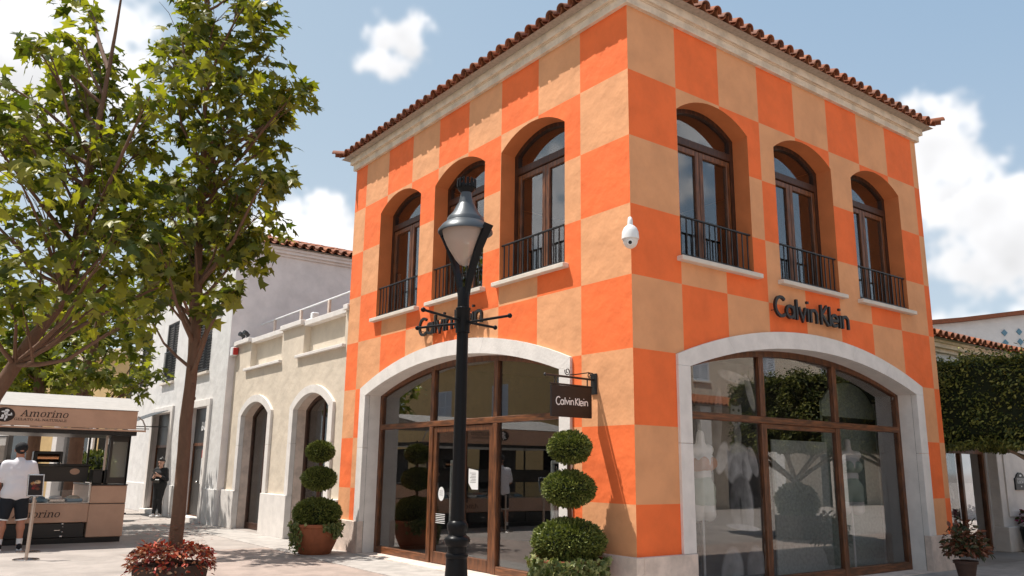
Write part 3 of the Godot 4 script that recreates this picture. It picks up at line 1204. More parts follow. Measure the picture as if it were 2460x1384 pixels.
# ---------------------------------------------------------------- neighbours on the left
func cream_building() -> void:
	var t := thing("cream_building", "low cream shop building with two arched doors and a panelled parapet", "building", Vector3(-10.8, 0, 0))
	var U0 := 7.535
	var U1 := 14.15
	var arches := [[8.20, 9.95], [11.42, 13.18]]
	var holes := []
	for a in arches:
		var h := PackedVector2Array(arch(a[0], a[1], -0.1, 2.60, 0.30, 18))
		h.reverse()
		holes.append(h)
	var st := mb()
	var F := FA.translated(Vector3(0, 0, -0.05))
	var panels := [[7.76, 9.76], [10.99, 12.99]]
	var cut := holes.duplicate()
	for p in panels:
		cut.append(rect(p[0], p[1], 3.75, 4.36))
	wall(st, F, U0, U1, 0.86, 4.40, cut, 0.0, 0.55)
	put("wall", st, M.cream, t)
	for p in panels:
		st = mb()
		quad(st, F * Vector3(p[0], 3.75, -0.14), F * Vector3(p[1], 3.75, -0.14), F * Vector3(p[1], 4.36, -0.14), F * Vector3(p[0], 4.36, -0.14), F.basis.z)
		for s in [p[0], p[1]]:
			quad(st, F * Vector3(s, 3.75, -0.14), F * Vector3(s, 3.75, 0), F * Vector3(s, 4.36, 0), F * Vector3(s, 4.36, -0.14), F.basis.x * (1.0 if s == p[0] else -1.0))
		put("parapet_panel", st, M.panel, t)
		st = mb()
		bx(st, F, p[0] - 0.06, p[1] + 0.28, 3.69, 3.752, -0.14, 0.075, 0.006)
		put("ledge", st, M.surround, t)
		st = mb()
		bx(st, F, p[0] - 0.02, p[1] + 0.02, 4.36, 4.47, -0.30, 0.01, 0.006)
		put("coping", st, M.surround, t)
	for p in [[U0, 7.74], [9.78, 10.97], [13.01, U1]]:
		st = mb()
		bx(st, F, p[0], p[1], 4.395, 4.50, -0.30, 0.085, 0.008)
		put("coping", st, M.surround, t)
	for p in [[U0, 8.20], [9.95, 11.42], [13.18, U1]]:
		st = mb()
		bx(st, F, p[0], p[1], 0.0, 0.862, -0.052, 0.085, 0.008)
		put("plinth_stone", st, M.surround, t)
	for a in arches:
		stone_surround(F, a[0], a[1], 2.60, 0.30, 0.20, 0.40, 2.66, 0.864, 0.055, t, M.surround)
		var d := node_part("door", t)
		st = mb()
		soffit(st, F, arch(a[0], a[1], 0.0, 2.60, 0.30, 18), -0.053, -0.31)
		put("jamb", st, M.plinth, d)
		st = mb()
		band(st, F, arch(a[0], a[1], 0.0, 2.60, 0.30, 18), arch(a[0] + 0.09, a[1] - 0.09, 0.0, 2.58, 0.25, 18), -0.31, -0.24)
		bx(st, F, a[0] + 0.09, a[1] - 0.09, 0.01, 0.15, -0.305, -0.245, 0.006)
		put("frame", st, M.dark_wood, d)
		st = mb()
		bx(st, F, (a[0] + a[1]) / 2 - 0.035, (a[0] + a[1]) / 2 + 0.035, 0.15, 2.85, -0.30, -0.25, 0.006)
		put("mullion", st, M.dark_wood, d)
		st = mb()
		var g := PackedVector2Array(arch(a[0] + 0.08, a[1] - 0.08, 0.12, 2.58, 0.25, 18))
		poly(st, F, g, -0.27)
		poly(st, F, g, -0.285)
		put("pane", st, M.smoked, d)
		st = mb()
		quad(st, F * Vector3(a[0], 0, -0.9), F * Vector3(a[1], 0, -0.9), F * Vector3(a[1], 3.0, -0.9), F * Vector3(a[0], 3.0, -0.9), F.basis.z)
		put("curtain", st, M.curtain, d)
	st = mb()
	bx(st, F, U0 + 0.01, U1 - 0.01, 0.0, 3.3, -6.0, -1.2)
	bx(st, F, U0 + 0.01, U1 - 0.01, 3.3, 4.0, -6.0, -0.16)
	put("roof_slab", st, M.dark_inside, t)
	# wall sheet behind the parapet so that the top is a real wall
	st = mb()
	bx(st, F, U0 + 0.005, U1 - 0.005, 4.0, 4.40, -0.30, -0.145)
	put("parapet_back", st, M.cream, t)
	# roof rail
	var r := thing("roof_rail", "white metal safety rail on the roof behind the cream parapet", "railing", Vector3(-11, 4.0, -0.65))
	st = mb()
	bar(st, Vector3(-14.1, 5.03, -0.65), Vector3(-7.55, 5.05, -0.65), 0.022)
	put("top_rail", st, M.white_paint, r)
	for k in 5:
		st = mb()
		var x := -13.05 + 1.56 * k - (0.1 if k == 0 else 0.0)
		box(st, Vector3(x, 4.52, -0.65), Vector3(0.09, 1.04, 0.05), 0.004)
		put("post", st, M.plinth, r)
	var fl := thing("floodlight", "white floodlight box lying behind the middle of the cream parapet", "floodlight", Vector3(-10.75, 4.5, -0.45))
	st = mb()
	bx(st, FA, 10.35, 11.05, 4.55, 4.66, -0.55, -0.40, 0.02)
	put("housing", st, M.white_plastic, fl)
	st = mb()
	bx(st, FA, 10.22, 10.36, 4.5, 4.78, -0.56, -0.40, 0.02)
	put("end_cap", st, M.white_plastic, fl)
	for k in 2:
		var at := Vector3(-13.72 + 0.32 * k, 4.5, -0.05)
		var sp := thing("parapet_spotlight", ["left small black spotlight on the cream parapet end", "right small black spotlight on the cream parapet end, nearer the recessed panel"][k], "spotlight", at, "black spotlights on the parapet")
		st = mb()
		bar(st, at, at + Vector3(0, 0.10, 0), 0.012)
		put("stem", st, M.iron, sp)
		st = mb()
		tube(st, [at + Vector3(-0.02, 0.10, -0.05), at + Vector3(0.0, 0.15, 0.02), at + Vector3(0.02, 0.17, 0.09)], [0.045, 0.055, 0.06], 10)
		put("head", st, M.iron, sp)
	var al := thing("alarm_box", "white and red alarm box at the top left edge of the cream front", "alarm", Vector3(-14.0, 4.2, 0.0))
	st = mb()
	bx(st, FA, 13.93, 14.13, 4.14, 4.36, -0.04, 0.10, 0.015)
	put("case", st, M.white_plastic, al)
	st = mb()
	bx(st, FA, 13.88, 13.928, 4.16, 4.34, -0.03, 0.09, 0.01)
	put("beacon", st, M.red, al)


func shuttered_window(F: Transform3D, u0: float, u1: float, y0: float, y1: float, parent: Node3D, m: Material) -> void:
	var w := node_part("window", parent)
	var st := mb()
	for s in [[u0, 1.0], [u1, -1.0]]:
		quad(st, F * Vector3(s[0], y0, 0), F * Vector3(s[0], y1, 0), F * Vector3(s[0], y1, -0.09), F * Vector3(s[0], y0, -0.09), F.basis.x * s[1])
	quad(st, F * Vector3(u0, y1, 0), F * Vector3(u1, y1, 0), F * Vector3(u1, y1, -0.09), F * Vector3(u0, y1, -0.09), -UP)
	quad(st, F * Vector3(u0, y0, -0.09), F * Vector3(u1, y0, -0.09), F * Vector3(u1, y1, -0.09), F * Vector3(u0, y1, -0.09), F.basis.z)
	put("reveal", st, M.white_wall, w)
	st = mb()
	bx(st, F, u0 - 0.06, u1 + 0.06, y0 - 0.07, y0, -0.09, 0.08, 0.005)
	put("sill", st, M.sill, w)
	var mid := (u0 + u1) / 2
	for s in [[u0, mid - 0.004], [mid + 0.004, u1]]:
		st = mb()
		for k in [[s[0], s[0] + 0.05], [s[1] - 0.05, s[1]]]:
			bx(st, F, k[0], k[1], y0, y1, -0.065, -0.022)
		for k in [y0, (y0 + y1) / 2 - 0.03, y1 - 0.06]:
			bx(st, F, s[0] + 0.05, s[1] - 0.05, k, k + 0.06, -0.062, -0.025)
		put("shutter", st, m, w)
		st = mb()
		var n := int((y1 - y0 - 0.1) / 0.075)
		for k in n:
			var y := y0 + 0.07 + 0.075 * k
			quad(st, F * Vector3(s[0] + 0.05, y, -0.026), F * Vector3(s[1] - 0.05, y, -0.026), F * Vector3(s[1] - 0.05, y + 0.06, -0.056), F * Vector3(s[0] + 0.05, y + 0.06, -0.056), (F.basis * Vector3(0, 0.48, 0.87)).normalized())
		put("louvres", st, m, w).set_meta("kind", "stuff")


func iron_guard(F: Transform3D, u0: float, u1: float, y0: float, y1: float, parent: Node3D) -> void:
	var st := mb()
	for y in [y0 + 0.05, y1]:
		bx(st, F, u0, u1, y - 0.012, y + 0.012, -0.045, -0.02)
	var n := int((u1 - u0) / 0.11)
	for k in n + 1:
		var u := lerpf(u0, u1, float(k) / n)
		bx(st, F, u - 0.007, u + 0.007, y0 + 0.05, y1, -0.04, -0.026)
	put("guard", st, M.iron, parent)


func white_building() -> void:
	var t := thing("white_building", "tall white building with dark shuttered windows and shop doors behind the tree", "building", Vector3(-20, 0, 0))
	var F := FA.translated(Vector3(0, 0, 0.12))
	var U0 := 14.15
	var U1 := 24.5
	var doors := [[15.38, 16.92], [18.95, 20.9]]
	var wins := [[15.70, 16.98, 3.90, 5.75], [19.12, 20.40, 3.90, 5.75], [22.3, 23.55, 3.95, 5.75]]
	var holes := []
	for d in doors:
		holes.append(rect(d[0], d[1], -0.1, 2.95))
	for w in wins:
		holes.append(rect(w[0], w[1], w[2], w[3]))
	var st := mb()
	wall(st, F, U0, U1, 0, 6.95, holes, 0.0, 0.6)
	put("wall", st, M.white_wall, t)
	var G := Transform3D(Basis(Vector3(0, 0, -1), UP, Vector3(1, 0, 0)), Vector3(-U0, 0, 0.12))
	st = mb()
	wall(st, G, 0, 8.5, 0, 7.0, [], 0.0, 2.0)
	put("side_wall", st, M.side_wall, t)
	st = mb()
	bx(st, F, U0 + 0.02, U1, 6.8, 7.1, -8.4, -0.02)
	bx(st, F, U0 + 0.02, U1, 3.1, 3.3, -8.4, -0.24)
	bx(st, F, U0 + 0.02, U1, 0, 7.0, -8.5, -8.3)
	bx(st, F, U0 + 0.02, U1, 0, 7.0, -2.6, -2.5)
	put("inner_slab", st, M.dark_inside, t)
	for w in wins:
		shuttered_window(F, w[0], w[1], w[2], w[3], t, M.shutter)
	iron_guard(F.translated(Vector3(0, 0, 0.06)), 15.70, 16.98, 3.92, 4.85, t)
	iron_guard(F.translated(Vector3(0, 0, 0.06)), 19.12, 20.40, 3.92, 4.85, t)
	for p in [[U0 - 0.02, 15.1], [17.2, 18.7], [21.15, U1]]:
		st = mb()
		bx(st, F, p[0], p[1], 0, 0.86, -0.05, 0.045, 0.008)
		put("plinth_stone", st, M.white_wall, t)
	for k in doors.size():
		var d = doors[k]
		# flat surround, reveals, leaf
		for p in [[d[0] - 0.24, d[0], 0.0, 2.95], [d[1], d[1] + 0.24, 0.0, 2.95], [d[0] - 0.24, d[1] + 0.24, 2.952, 3.14]]:
			st = mb()
			bx(st, F, p[0], p[1], p[2], p[3], -0.02, 0.06, 0.006)
			put("surround_stone", st, M.surround, t)
		var o := node_part("door", t)
		st = mb()
		for s in [[d[0], 1.0], [d[1], -1.0]]:
			quad(st, F * Vector3(s[0], 0, -0.021), F * Vector3(s[0], 2.95, -0.021), F * Vector3(s[0], 2.95, -0.2), F * Vector3(s[0], 0, -0.2), F.basis.x * s[1])
		quad(st, F * Vector3(d[0], 2.95, -0.021), F * Vector3(d[1], 2.95, -0.021), F * Vector3(d[1], 2.95, -0.2), F * Vector3(d[0], 2.95, -0.2), -UP)
		put("reveal", st, M.side_wall, o)
		st = mb()
		bx(st, F, d[0], d[1], 2.02, 2.95, -0.18, -0.13)
		put("fascia", st, M.kiosk_black, o)
		st = mb()
		bx(st, F, d[0], d[1], 1.94, 2.018, -0.19, -0.12, 0.004)
		bx(st, F, d[1] - 0.07, d[1], 0.14, 1.94, -0.19, -0.12, 0.004)
		bx(st, F, d[0], d[0] + 0.07, 0.14, 1.94, -0.19, -0.12, 0.004)
		bx(st, F, d[0] + 0.07, d[1] - 0.07, 0.02, 0.14, -0.19, -0.12, 0.004)
		put("frame", st, M.wood, o)
		st = mb()
		bx(st, F, d[0] + 0.07, d[1] - 0.07, 0.14, 1.94, -0.18, -0.15)
		put("leaf", st, M.kiosk_dark if k == 0 else M.dark_inside, o)
		st = mb()
		ball(st, F * Vector3(d[1] - 0.62, 1.0, -0.12), Vector3.ONE * 0.03, 6, 8)
		put("handle", st, M.chrome, o)
		st = mb()
		bx(st, F, d[0] - 0.1, d[1] + 0.1, -0.01, 0.12, -0.19, 0.16, 0.01)
		put("step", st, M.surround, t)
	var T := Transform3D(Basis(Vector3(1, 0, 0), UP, Vector3(0, 0, 1)), Vector3(0, 0, -0.0099))
	letters("shop_name", "BOSS", T, -16.28, 2.34, 0.24, 0.0, 0.012, M.white_paint, t, true)
	# sticker on the door leaf
	st = mb()
	bx(st, F, 16.05, 16.12, 0.95, 1.62, -0.149, -0.146)
	put("door_sticker", st, M.white_paint, t)
	st = mb()
	bx(st, F, 16.04, 16.13, 1.63, 1.83, -0.149, -0.146)
	put("door_sticker", st, M.red, t)
	var steps := [[6.95, 7.02, 0.05], [7.02, 7.10, 0.12], [7.10, 7.17, 0.17]]
	cornice(F, U0, U1, steps, t, M.side_wall, true, false)
	cornice(G, 0, 8.5, steps, t, M.side_wall, true, false)
	st = mb()
	var e := 0.25
	var a := Vector3(-U0 + e, 7.18, 0.12 + e)
	var b := Vector3(-U1, 7.18, 0.12 + e)
	var c := Vector3(-U0 + e, 7.18, -8.5)
	var hgt := 4.0 * tan(deg_to_rad(18))
	var p0 := Vector3(-U0 + e - 4, 7.18 + hgt, 0.12 + e - 4)
	quad(st, a, b, Vector3(-U1, 7.18 + hgt, 0.12 + e - 4), p0, Vector3(0, 0.95, 0.31))
	quad(st, a, c, Vector3(-U0 + e - 4, 7.18 + hgt, -8.5), p0, Vector3(0.31, 0.95, 0))
	quad(st, a, b, Vector3(-U1, 7.18, -8.5), c, -UP)
	put("roof", st, M.mortar, t)
	tiled_eave(F, U0 - 0.2, U1, 7.24, 0.28, deg_to_rad(18), 4, true, false, t)
	tiled_eave(G, -0.2, 8.5, 7.24, 0.28, deg_to_rad(18), 4, true, false, t)
	# dark awning over the middle door
	var aw := thing("awning", "dark folding awning over the doorway where the person stands", "awning", Vector3(-20, 2.4, 0.2))
	st = mb()
	for s in [[0.0, UP], [-0.012, -UP]]:
		quad(st, Vector3(-21.1, 3.02 + s[0], 0.2), Vector3(-18.95, 3.02 + s[0], 0.2), Vector3(-18.95, 2.50 + s[0], 1.45), Vector3(-21.1, 2.50 + s[0], 1.45), Vector3(0, 0.92, 0.38) * signf(s[1].y))
	put("fabric", st, M.awning_dark, aw)
	st = mb()
	bar(st, Vector3(-21.1, 2.49, 1.46), Vector3(-18.95, 2.49, 1.46), 0.025)
	bar(st, Vector3(-18.98, 2.52, 0.22), Vector3(-18.98, 2.49, 1.44), 0.014)
	bar(st, Vector3(-21.07, 2.52, 0.22), Vector3(-21.07, 2.49, 1.44), 0.014)
	put("arm", st, M.iron, aw)
	var bd := thing("black_panel", "tall black display panel standing beside the kiosk on the pavement", "display panel", Vector3(-20.6, 0, 1.2))
	st = mb()
	box(st, Vector3(-20.4, 1.2, 1.25), Vector3(0.9, 2.4, 0.25), 0.01, 0.5)
	put("panel", st, M.kiosk_black, bd)
	st = mb()
	box(st, Vector3(-20.4, 0.02, 1.25), Vector3(1.0, 0.04, 0.4), 0.01, 0.5)
	put("base", st, M.iron, bd)


func yellow_building() -> void:
	var t := thing("yellow_building", "pale yellow shop building with a white awning seen through the kiosk", "building", Vector3(-32, 0, 2.6))
	var F := Transform3D(Basis(Vector3(0.954, 0, -0.3), UP, Vector3(0.3, 0, 0.954)), Vector3(-34.5, 0, 3.35))
	var holes := [rect(1.0, 4.0, 0.4, 2.7), rect(5.9, 8.2, 0.1, 2.7), rect(-4.5, -2.0, 0.4, 2.7), rect(1.8, 3.1, 3.9, 5.0), rect(6.2, 7.5, 3.9, 5.0)]
	var st := mb()
	wall(st, F, -8, 10.3, 0, 5.2, holes, 0.0, 0.7)
	put("wall", st, M.ochre, t)
	st = mb()
	bx(st, F, -8, 10.3, 5.2, 5.5, -0.3, 0.15, 0.01)
	put("cornice", st, M.cornice, t)
	st = mb()
	bx(st, F, -8, 10.2, 0, 5.2, -6, -1.2)
	put("inner_slab", st, M.dark_inside, t)
	for h in [[1.0, 4.0], [5.9, 8.2], [-4.5, -2.0]]:
		var w := node_part("window", t)
		st = mb()
		for p in [[h[0] - 0.35, h[0], 0.0, 2.9], [h[1], h[1] + 0.35, 0.0, 2.9], [h[0] - 0.35, h[1] + 0.35, 2.9, 3.2]]:
			bx(st, F, p[0], p[1], p[2], p[3], -0.3, 0.08, 0.008)
		put("frame", st, M.surround, w)
		st = mb()
		quad(st, F * Vector3(h[0], 0.4, -0.2), F * Vector3(h[1], 0.4, -0.2), F * Vector3(h[1], 2.9, -0.2), F * Vector3(h[0], 2.9, -0.2), F.basis.z)
		put("pane", st, M.smoked, w)
	var aw := thing("awning", "white awning with dark trim over the yellow building's window", "awning", F * Vector3(2.5, 2.6, 0.2))
	st = mb()
	for s in [0.0, -0.015]:
		quad(st, F * Vector3(0.9, 2.95 + s, 0.1), F * Vector3(4.1, 2.95 + s, 0.1), F * Vector3(4.1, 2.40 + s, 1.1), F * Vector3(0.9, 2.40 + s, 1.1), (F.basis * Vector3(0, 0.88, 0.48)).normalized() * (1.0 if s == 0.0 else -1.0))
	put("fabric", st, M.canvas, aw)
	st = mb()
	bx(st, F, 0.9, 4.1, 2.06, 2.38, 1.09, 1.105)
	put("valance", st, M.canvas, aw)
	st = mb()
	bx(st, F, 0.88, 4.12, 2.382, 2.43, 1.08, 1.12)
	bx(st, F, 0.88, 4.12, 2.96, 3.03, 0.1, 0.16)
	put("trim", st, M.iron, aw)


# ---------------------------------------------------------------- right of the shop
func right_building() -> void:
	var t := thing("white_shop_building", "low white shop building with a tiled eave beyond the corner shop", "building", Vector3(-1.1, 0, -11))
	var F := Transform3D(Basis(Vector3(0, 0, -1), UP, Vector3(1, 0, 0)), Vector3(-1.09, 0, 0))
	var st := mb()
	var win := rect(8.6, 10.98, -0.1, 1.97)
	wall(st, F, 7.1, 20, 0, 3.9, [win], 0.0, 0.7)
	put("wall", st, M.white_wall, t)
	st = mb()
	for s in [[8.6, 1.0], [10.98, -1.0]]:
		quad(st, F * Vector3(s[0], 0, 0), F * Vector3(s[0], 1.97, 0), F * Vector3(s[0], 1.97, -0.3), F * Vector3(s[0], 0, -0.3), F.basis.x * s[1])
	quad(st, F * Vector3(8.6, 1.97, 0), F * Vector3(10.98, 1.97, 0), F * Vector3(10.98, 1.97, -0.3), F * Vector3(8.6, 1.97, -0.3), -UP)
	put("reveal", st, M.side_wall, t)
	var w := node_part("window", t)
	st = mb()
	bx(st, F, 8.6, 10.98, 1.86, 1.97, -0.12, -0.03, 0.006)
	bx(st, F, 9.98, 10.06, 0.02, 1.86, -0.12, -0.03, 0.006)
	bx(st, F, 8.6, 8.68, 0.02, 1.86, -0.12, -0.03, 0.006)
	bx(st, F, 10.90, 10.98, 0.02, 1.86, -0.12, -0.03, 0.006)
	put("frame", st, M.wood, w)
	st = mb()
	bx(st, F, 8.65, 10.93, 0.02, 1.9, -0.084, -0.076)
	put("pane", st, M.shop_glass, w)
	st = mb()
	bx(st, F, 7.2, 14, -0.01, 3.8, -5.0, -3.0)
	bx(st, F, 7.2, 14, 3.6, 3.85, -3.0, -0.02)
	bx(st, F, 7.2, 7.4, 0, 3.6, -3.0, -0.02)
	put("inner_slab", st, M.dark_inside, t)
	# pilaster with a sunk panel
	st = mb()
	bx(st, F, 11.02, 12.9, 0, 0.47, -0.02, 0.28, 0.01)
	put("pilaster_base", st, M.surround, t)
	st = mb()
	bx(st, F, 11.06, 12.86, 0.47, 2.2, -0.02, 0.18, 0.008)
	put("pilaster", st, M.surround, t)
	st = mb()
	band(st, F, [Vector2(11.3, 0.66), Vector2(11.3, 2.05), Vector2(12.62, 2.05), Vector2(12.62, 0.66), Vector2(11.3, 0.66)], [Vector2(11.40, 0.76), Vector2(11.40, 1.95), Vector2(12.52, 1.95), Vector2(12.52, 0.76), Vector2(11.40, 0.76)], 0.17, 0.205)
	put("pilaster_moulding", st, M.surround, t)
	cornice(F, 7.1, 20, [[3.78, 3.86, 0.06], [3.86, 3.95, 0.12], [3.95, 4.0, 0.16]], t, M.cornice, false, false)
	st = mb()
	quad(st, F * Vector3(7.1, 4.005, 0.26), F * Vector3(20, 4.005, 0.26), F * Vector3(20, 5.2, -3.4), F * Vector3(7.1, 5.2, -3.4), (F.basis * Vector3(0, 0.95, 0.31)).normalized())
	quad(st, F * Vector3(7.1, 4.004, 0.26), F * Vector3(20, 4.004, 0.26), F * Vector3(20, 4.004, -3.4), F * Vector3(7.1, 4.004, -3.4), -UP)
	put("roof", st, M.mortar, t)
	tiled_eave(F, 7.15, 20, 4.06, 0.28, deg_to_rad(18), 5, false, false, t)
	# far white gable with blue tiles
	var g := thing("far_white_house", "far white house wall with blue diamond tiles above the roof line", "building", Vector3(-7, 0, -26))
	var H := Transform3D(Basis(Vector3(0.55, 0, -0.835), UP, Vector3(0.835, 0, 0.55)), Vector3(-9.5, 0, -19))
	st = mb()
	prism(st, H, PackedVector2Array([Vector2(-2, 0), Vector2(14, 0), Vector2(14, 8.0), Vector2(5, 6.75), Vector2(-2, 6.0)]), -4, 0)
	put("wall", st, M.white_wall, g)
	st = mb()
	prism(st, H, PackedVector2Array([Vector2(-2.1, 6.0), Vector2(5, 6.76), Vector2(14.1, 8.02), Vector2(14.1, 8.17), Vector2(5, 6.9), Vector2(-2.1, 6.15)]), -4.1, 0.2)
	put("verge", st, M.tile1, g)
	st = mb()
	var diamond := mb()
	for k in 5:
		for j in 2:
			diamond = mb()
			var u := 6.6 + 0.55 * k
			var y := 6.05 + 0.36 * j + 0.05 * k
			prism(diamond, H, PackedVector2Array([Vector2(u - 0.11, y), Vector2(u, y - 0.12), Vector2(u + 0.11, y), Vector2(u, y + 0.12)]), 0.0, 0.03)
			put("tile", diamond, M.blue_tile, g)


# ---------------------------------------------------------------- buildings across the street, seen mirrored in the glass
func buildings_across() -> void:
	var t := thing("cream_house_across", "cream house across the street with white shutters, mirrored in the display window", "building", Vector3(13, 0, -12))
	var F := Transform3D(Basis(Vector3(0, 0, -1), UP, Vector3(-1, 0, 0)), Vector3(14.5, 0, 0))
	var st := mb()
	var wins := []
	for k in 8:
		wins.append([0.8 + 4.45 * k, 1.78 + 4.45 * k])
	var holes := []
	for w in wins:
		holes.append(rect(w[0], w[1], 5.0, 6.4))
	for k in 5:
		holes.append(rect(1.0 + 6.5 * k, 4.6 + 6.5 * k, 0.0, 2.3))
	wall(st, F, -6, 38, 0, 8.0, holes, 0.0, 0.8)
	put("wall", st, M.cream, t)
	for w in wins:
		shuttered_window(F, w[0], w[1], 5.0, 6.4, t, M.white_shutter)
	st = mb()
	bx(st, F, -6, 38, 0, 8.0, -3, -0.8)
	put("inner_slab", st, M.dark_inside, t)
	cornice(F, -6, 38, [[8.0, 8.15, 0.15], [8.15, 8.3, 0.3]], t, M.cornice, false, false)
	st = mb()
	quad(st, F * Vector3(-6, 4.40, 0), F * Vector3(38, 4.40, 0), F * Vector3(38, 3.85, 1.6), F * Vector3(-6, 3.85, 1.6), (F.basis * Vector3(0, 0.95, 0.3)).normalized())
	quad(st, F * Vector3(-6, 3.83, 0), F * Vector3(38, 3.83, 0), F * Vector3(38, 3.83, 1.6), F * Vector3(-6, 3.83, 1.6), -UP)
	put("canopy", st, M.mortar, t)
	var places := []
	var cols := PackedColorArray()
	for k in 184:
		for c in 4:
			var out := F.basis.z * cos(0.3) - UP * sin(0.3)
			places.append(Transform3D(Basis(F.basis.x, F.basis.x.cross(out) * signf(F.basis.x.cross(out).y), out), F * Vector3(-6 + 0.24 * k, 3.88, 1.65) - out * 0.4 * c))
			cols.append(Color.WHITE)
	copies("canopy_tiles", tile_mesh(0.10, 0.085, 0.46, true), M.tile2, places, cols, t)
	for k in 9:
		st = mb()
		bx(st, F, -0.4 + 4.4 * k, 0.2 + 4.4 * k, 0, 3.83, 1.1, 1.5, 0.01)
		put("pillar", st, M.surround, t)
	# balcony with red flowers
	var bal := node_part("balcony", t)
	st = mb()
	bx(st, F, 25.3, 28.3, 4.45, 4.55, 0, 0.9)
	put("slab", st, M.surround, bal)
	st = mb()
	bx(st, F, 25.3, 28.3, 5.38, 5.42, 0.86, 0.9)
	for k in 27:
		bx(st, F, 25.32 + 0.11 * k, 25.335 + 0.11 * k, 4.55, 5.38, 0.87, 0.885)
	put("railing", st, M.iron, bal)
	var s2 := thing("ochre_house_across", "ochre house across the square, mirrored in the glass of the double door", "building", Vector3(-14, 0, 17))
	var G := Transform3D(Basis(Vector3(1, 0, 0), UP, Vector3(0, 0, -1)), Vector3(0, 0, 17))
	var h2 := []
	for k in 8:
		h2.append(rect(-38 + 5.2 * k, -36.6 + 5.2 * k, 3.9, 5.6))
		h2.append(rect(-39 + 5.2 * k, -35.9 + 5.2 * k, 0.0, 2.5))
	st = mb()
	wall(st, G, -42, 6, 0, 6.8, h2, 0.0, 0.9)
	put("wall", st, M.ochre, s2)
	st = mb()
	bx(st, G, -42, 6, 0, 6.8, -3, -0.7)
	put("inner_slab", st, M.dark_inside, s2)
	for k in 8:
		shuttered_window(G, -38 + 5.2 * k, -36.6 + 5.2 * k, 3.9, 5.6, s2, M.white_shutter)
	cornice(G, -42, 6, [[6.8, 7.0, 0.2], [7.0, 7.15, 0.35]], s2, M.cornice, false, false)


# ---------------------------------------------------------------- trees and plants
func maple_leaf() -> ArrayMesh:
	var half := [Vector2(0.20, 0.03), Vector2(0.52, 0.08), Vector2(0.36, 0.28), Vector2(0.70, 0.56), Vector2(0.27, 0.55)]
	var ring := [Vector2(0, 0)]
	for p in half:
		ring.append(p)
	ring.append(Vector2(0, 1.02))
	for k in half.size():
		var p: Vector2 = half[half.size() - 1 - k]
		ring.append(Vector2(-p.x, p.y))
	var st := mb()
	var up := func(p: Vector2) -> Vector3:
		return Vector3(p.x, -0.22 * p.x * p.x - 0.16 * p.y * p.y, p.y)
	var c: Vector3 = up.call(Vector2(0, 0.38)) + UP * 0.03
	for k in ring.size():
		var a: Vector3 = up.call(ring[k])
		var b: Vector3 = up.call(ring[(k + 1) % ring.size()])
		var n := (a - c).cross(b - c).normalized()
		n = n * signf(n.y)
		tri(st, c, a, b, n, n, n)
	return st.commit()


func oval_leaf(fold := 0.12) -> ArrayMesh:
	var st := mb()
	var a := Vector3(0, 0, 0)
	var b := Vector3(0, 0.02, 1)
	for s in [-1.0, 1.0]:
		var m1 := Vector3(0.24 * s, fold, 0.32)
		var m2 := Vector3(0.20 * s, fold, 0.70)
		var n := (m1 - a).cross(b - a).normalized()
		n = n * signf(n.y)
		tri(st, a, m1, m2, n, n, n)
		tri(st, a, m2, b, n, n, n)
	return st.commit()


func leafy(p: Vector3, out: Vector3, size: float, flat := 0.55) -> Transform3D:
	# a leaf at p whose upper face looks between straight up and outwards
	var n := (UP * flat + out * 0.35 + Vector3(rng.randfn(), rng.randfn() * 0.5, rng.randfn()) * 0.42).normalized()
	var f := (out + Vector3(rng.randfn(), rng.randfn() - 0.5, rng.randfn()) * 0.7)
	f = (f - n * f.dot(n)).normalized()
	var x := n.cross(f)
	return Transform3D(Basis(x, n, f).scaled_local(Vector3.ONE * size), p)


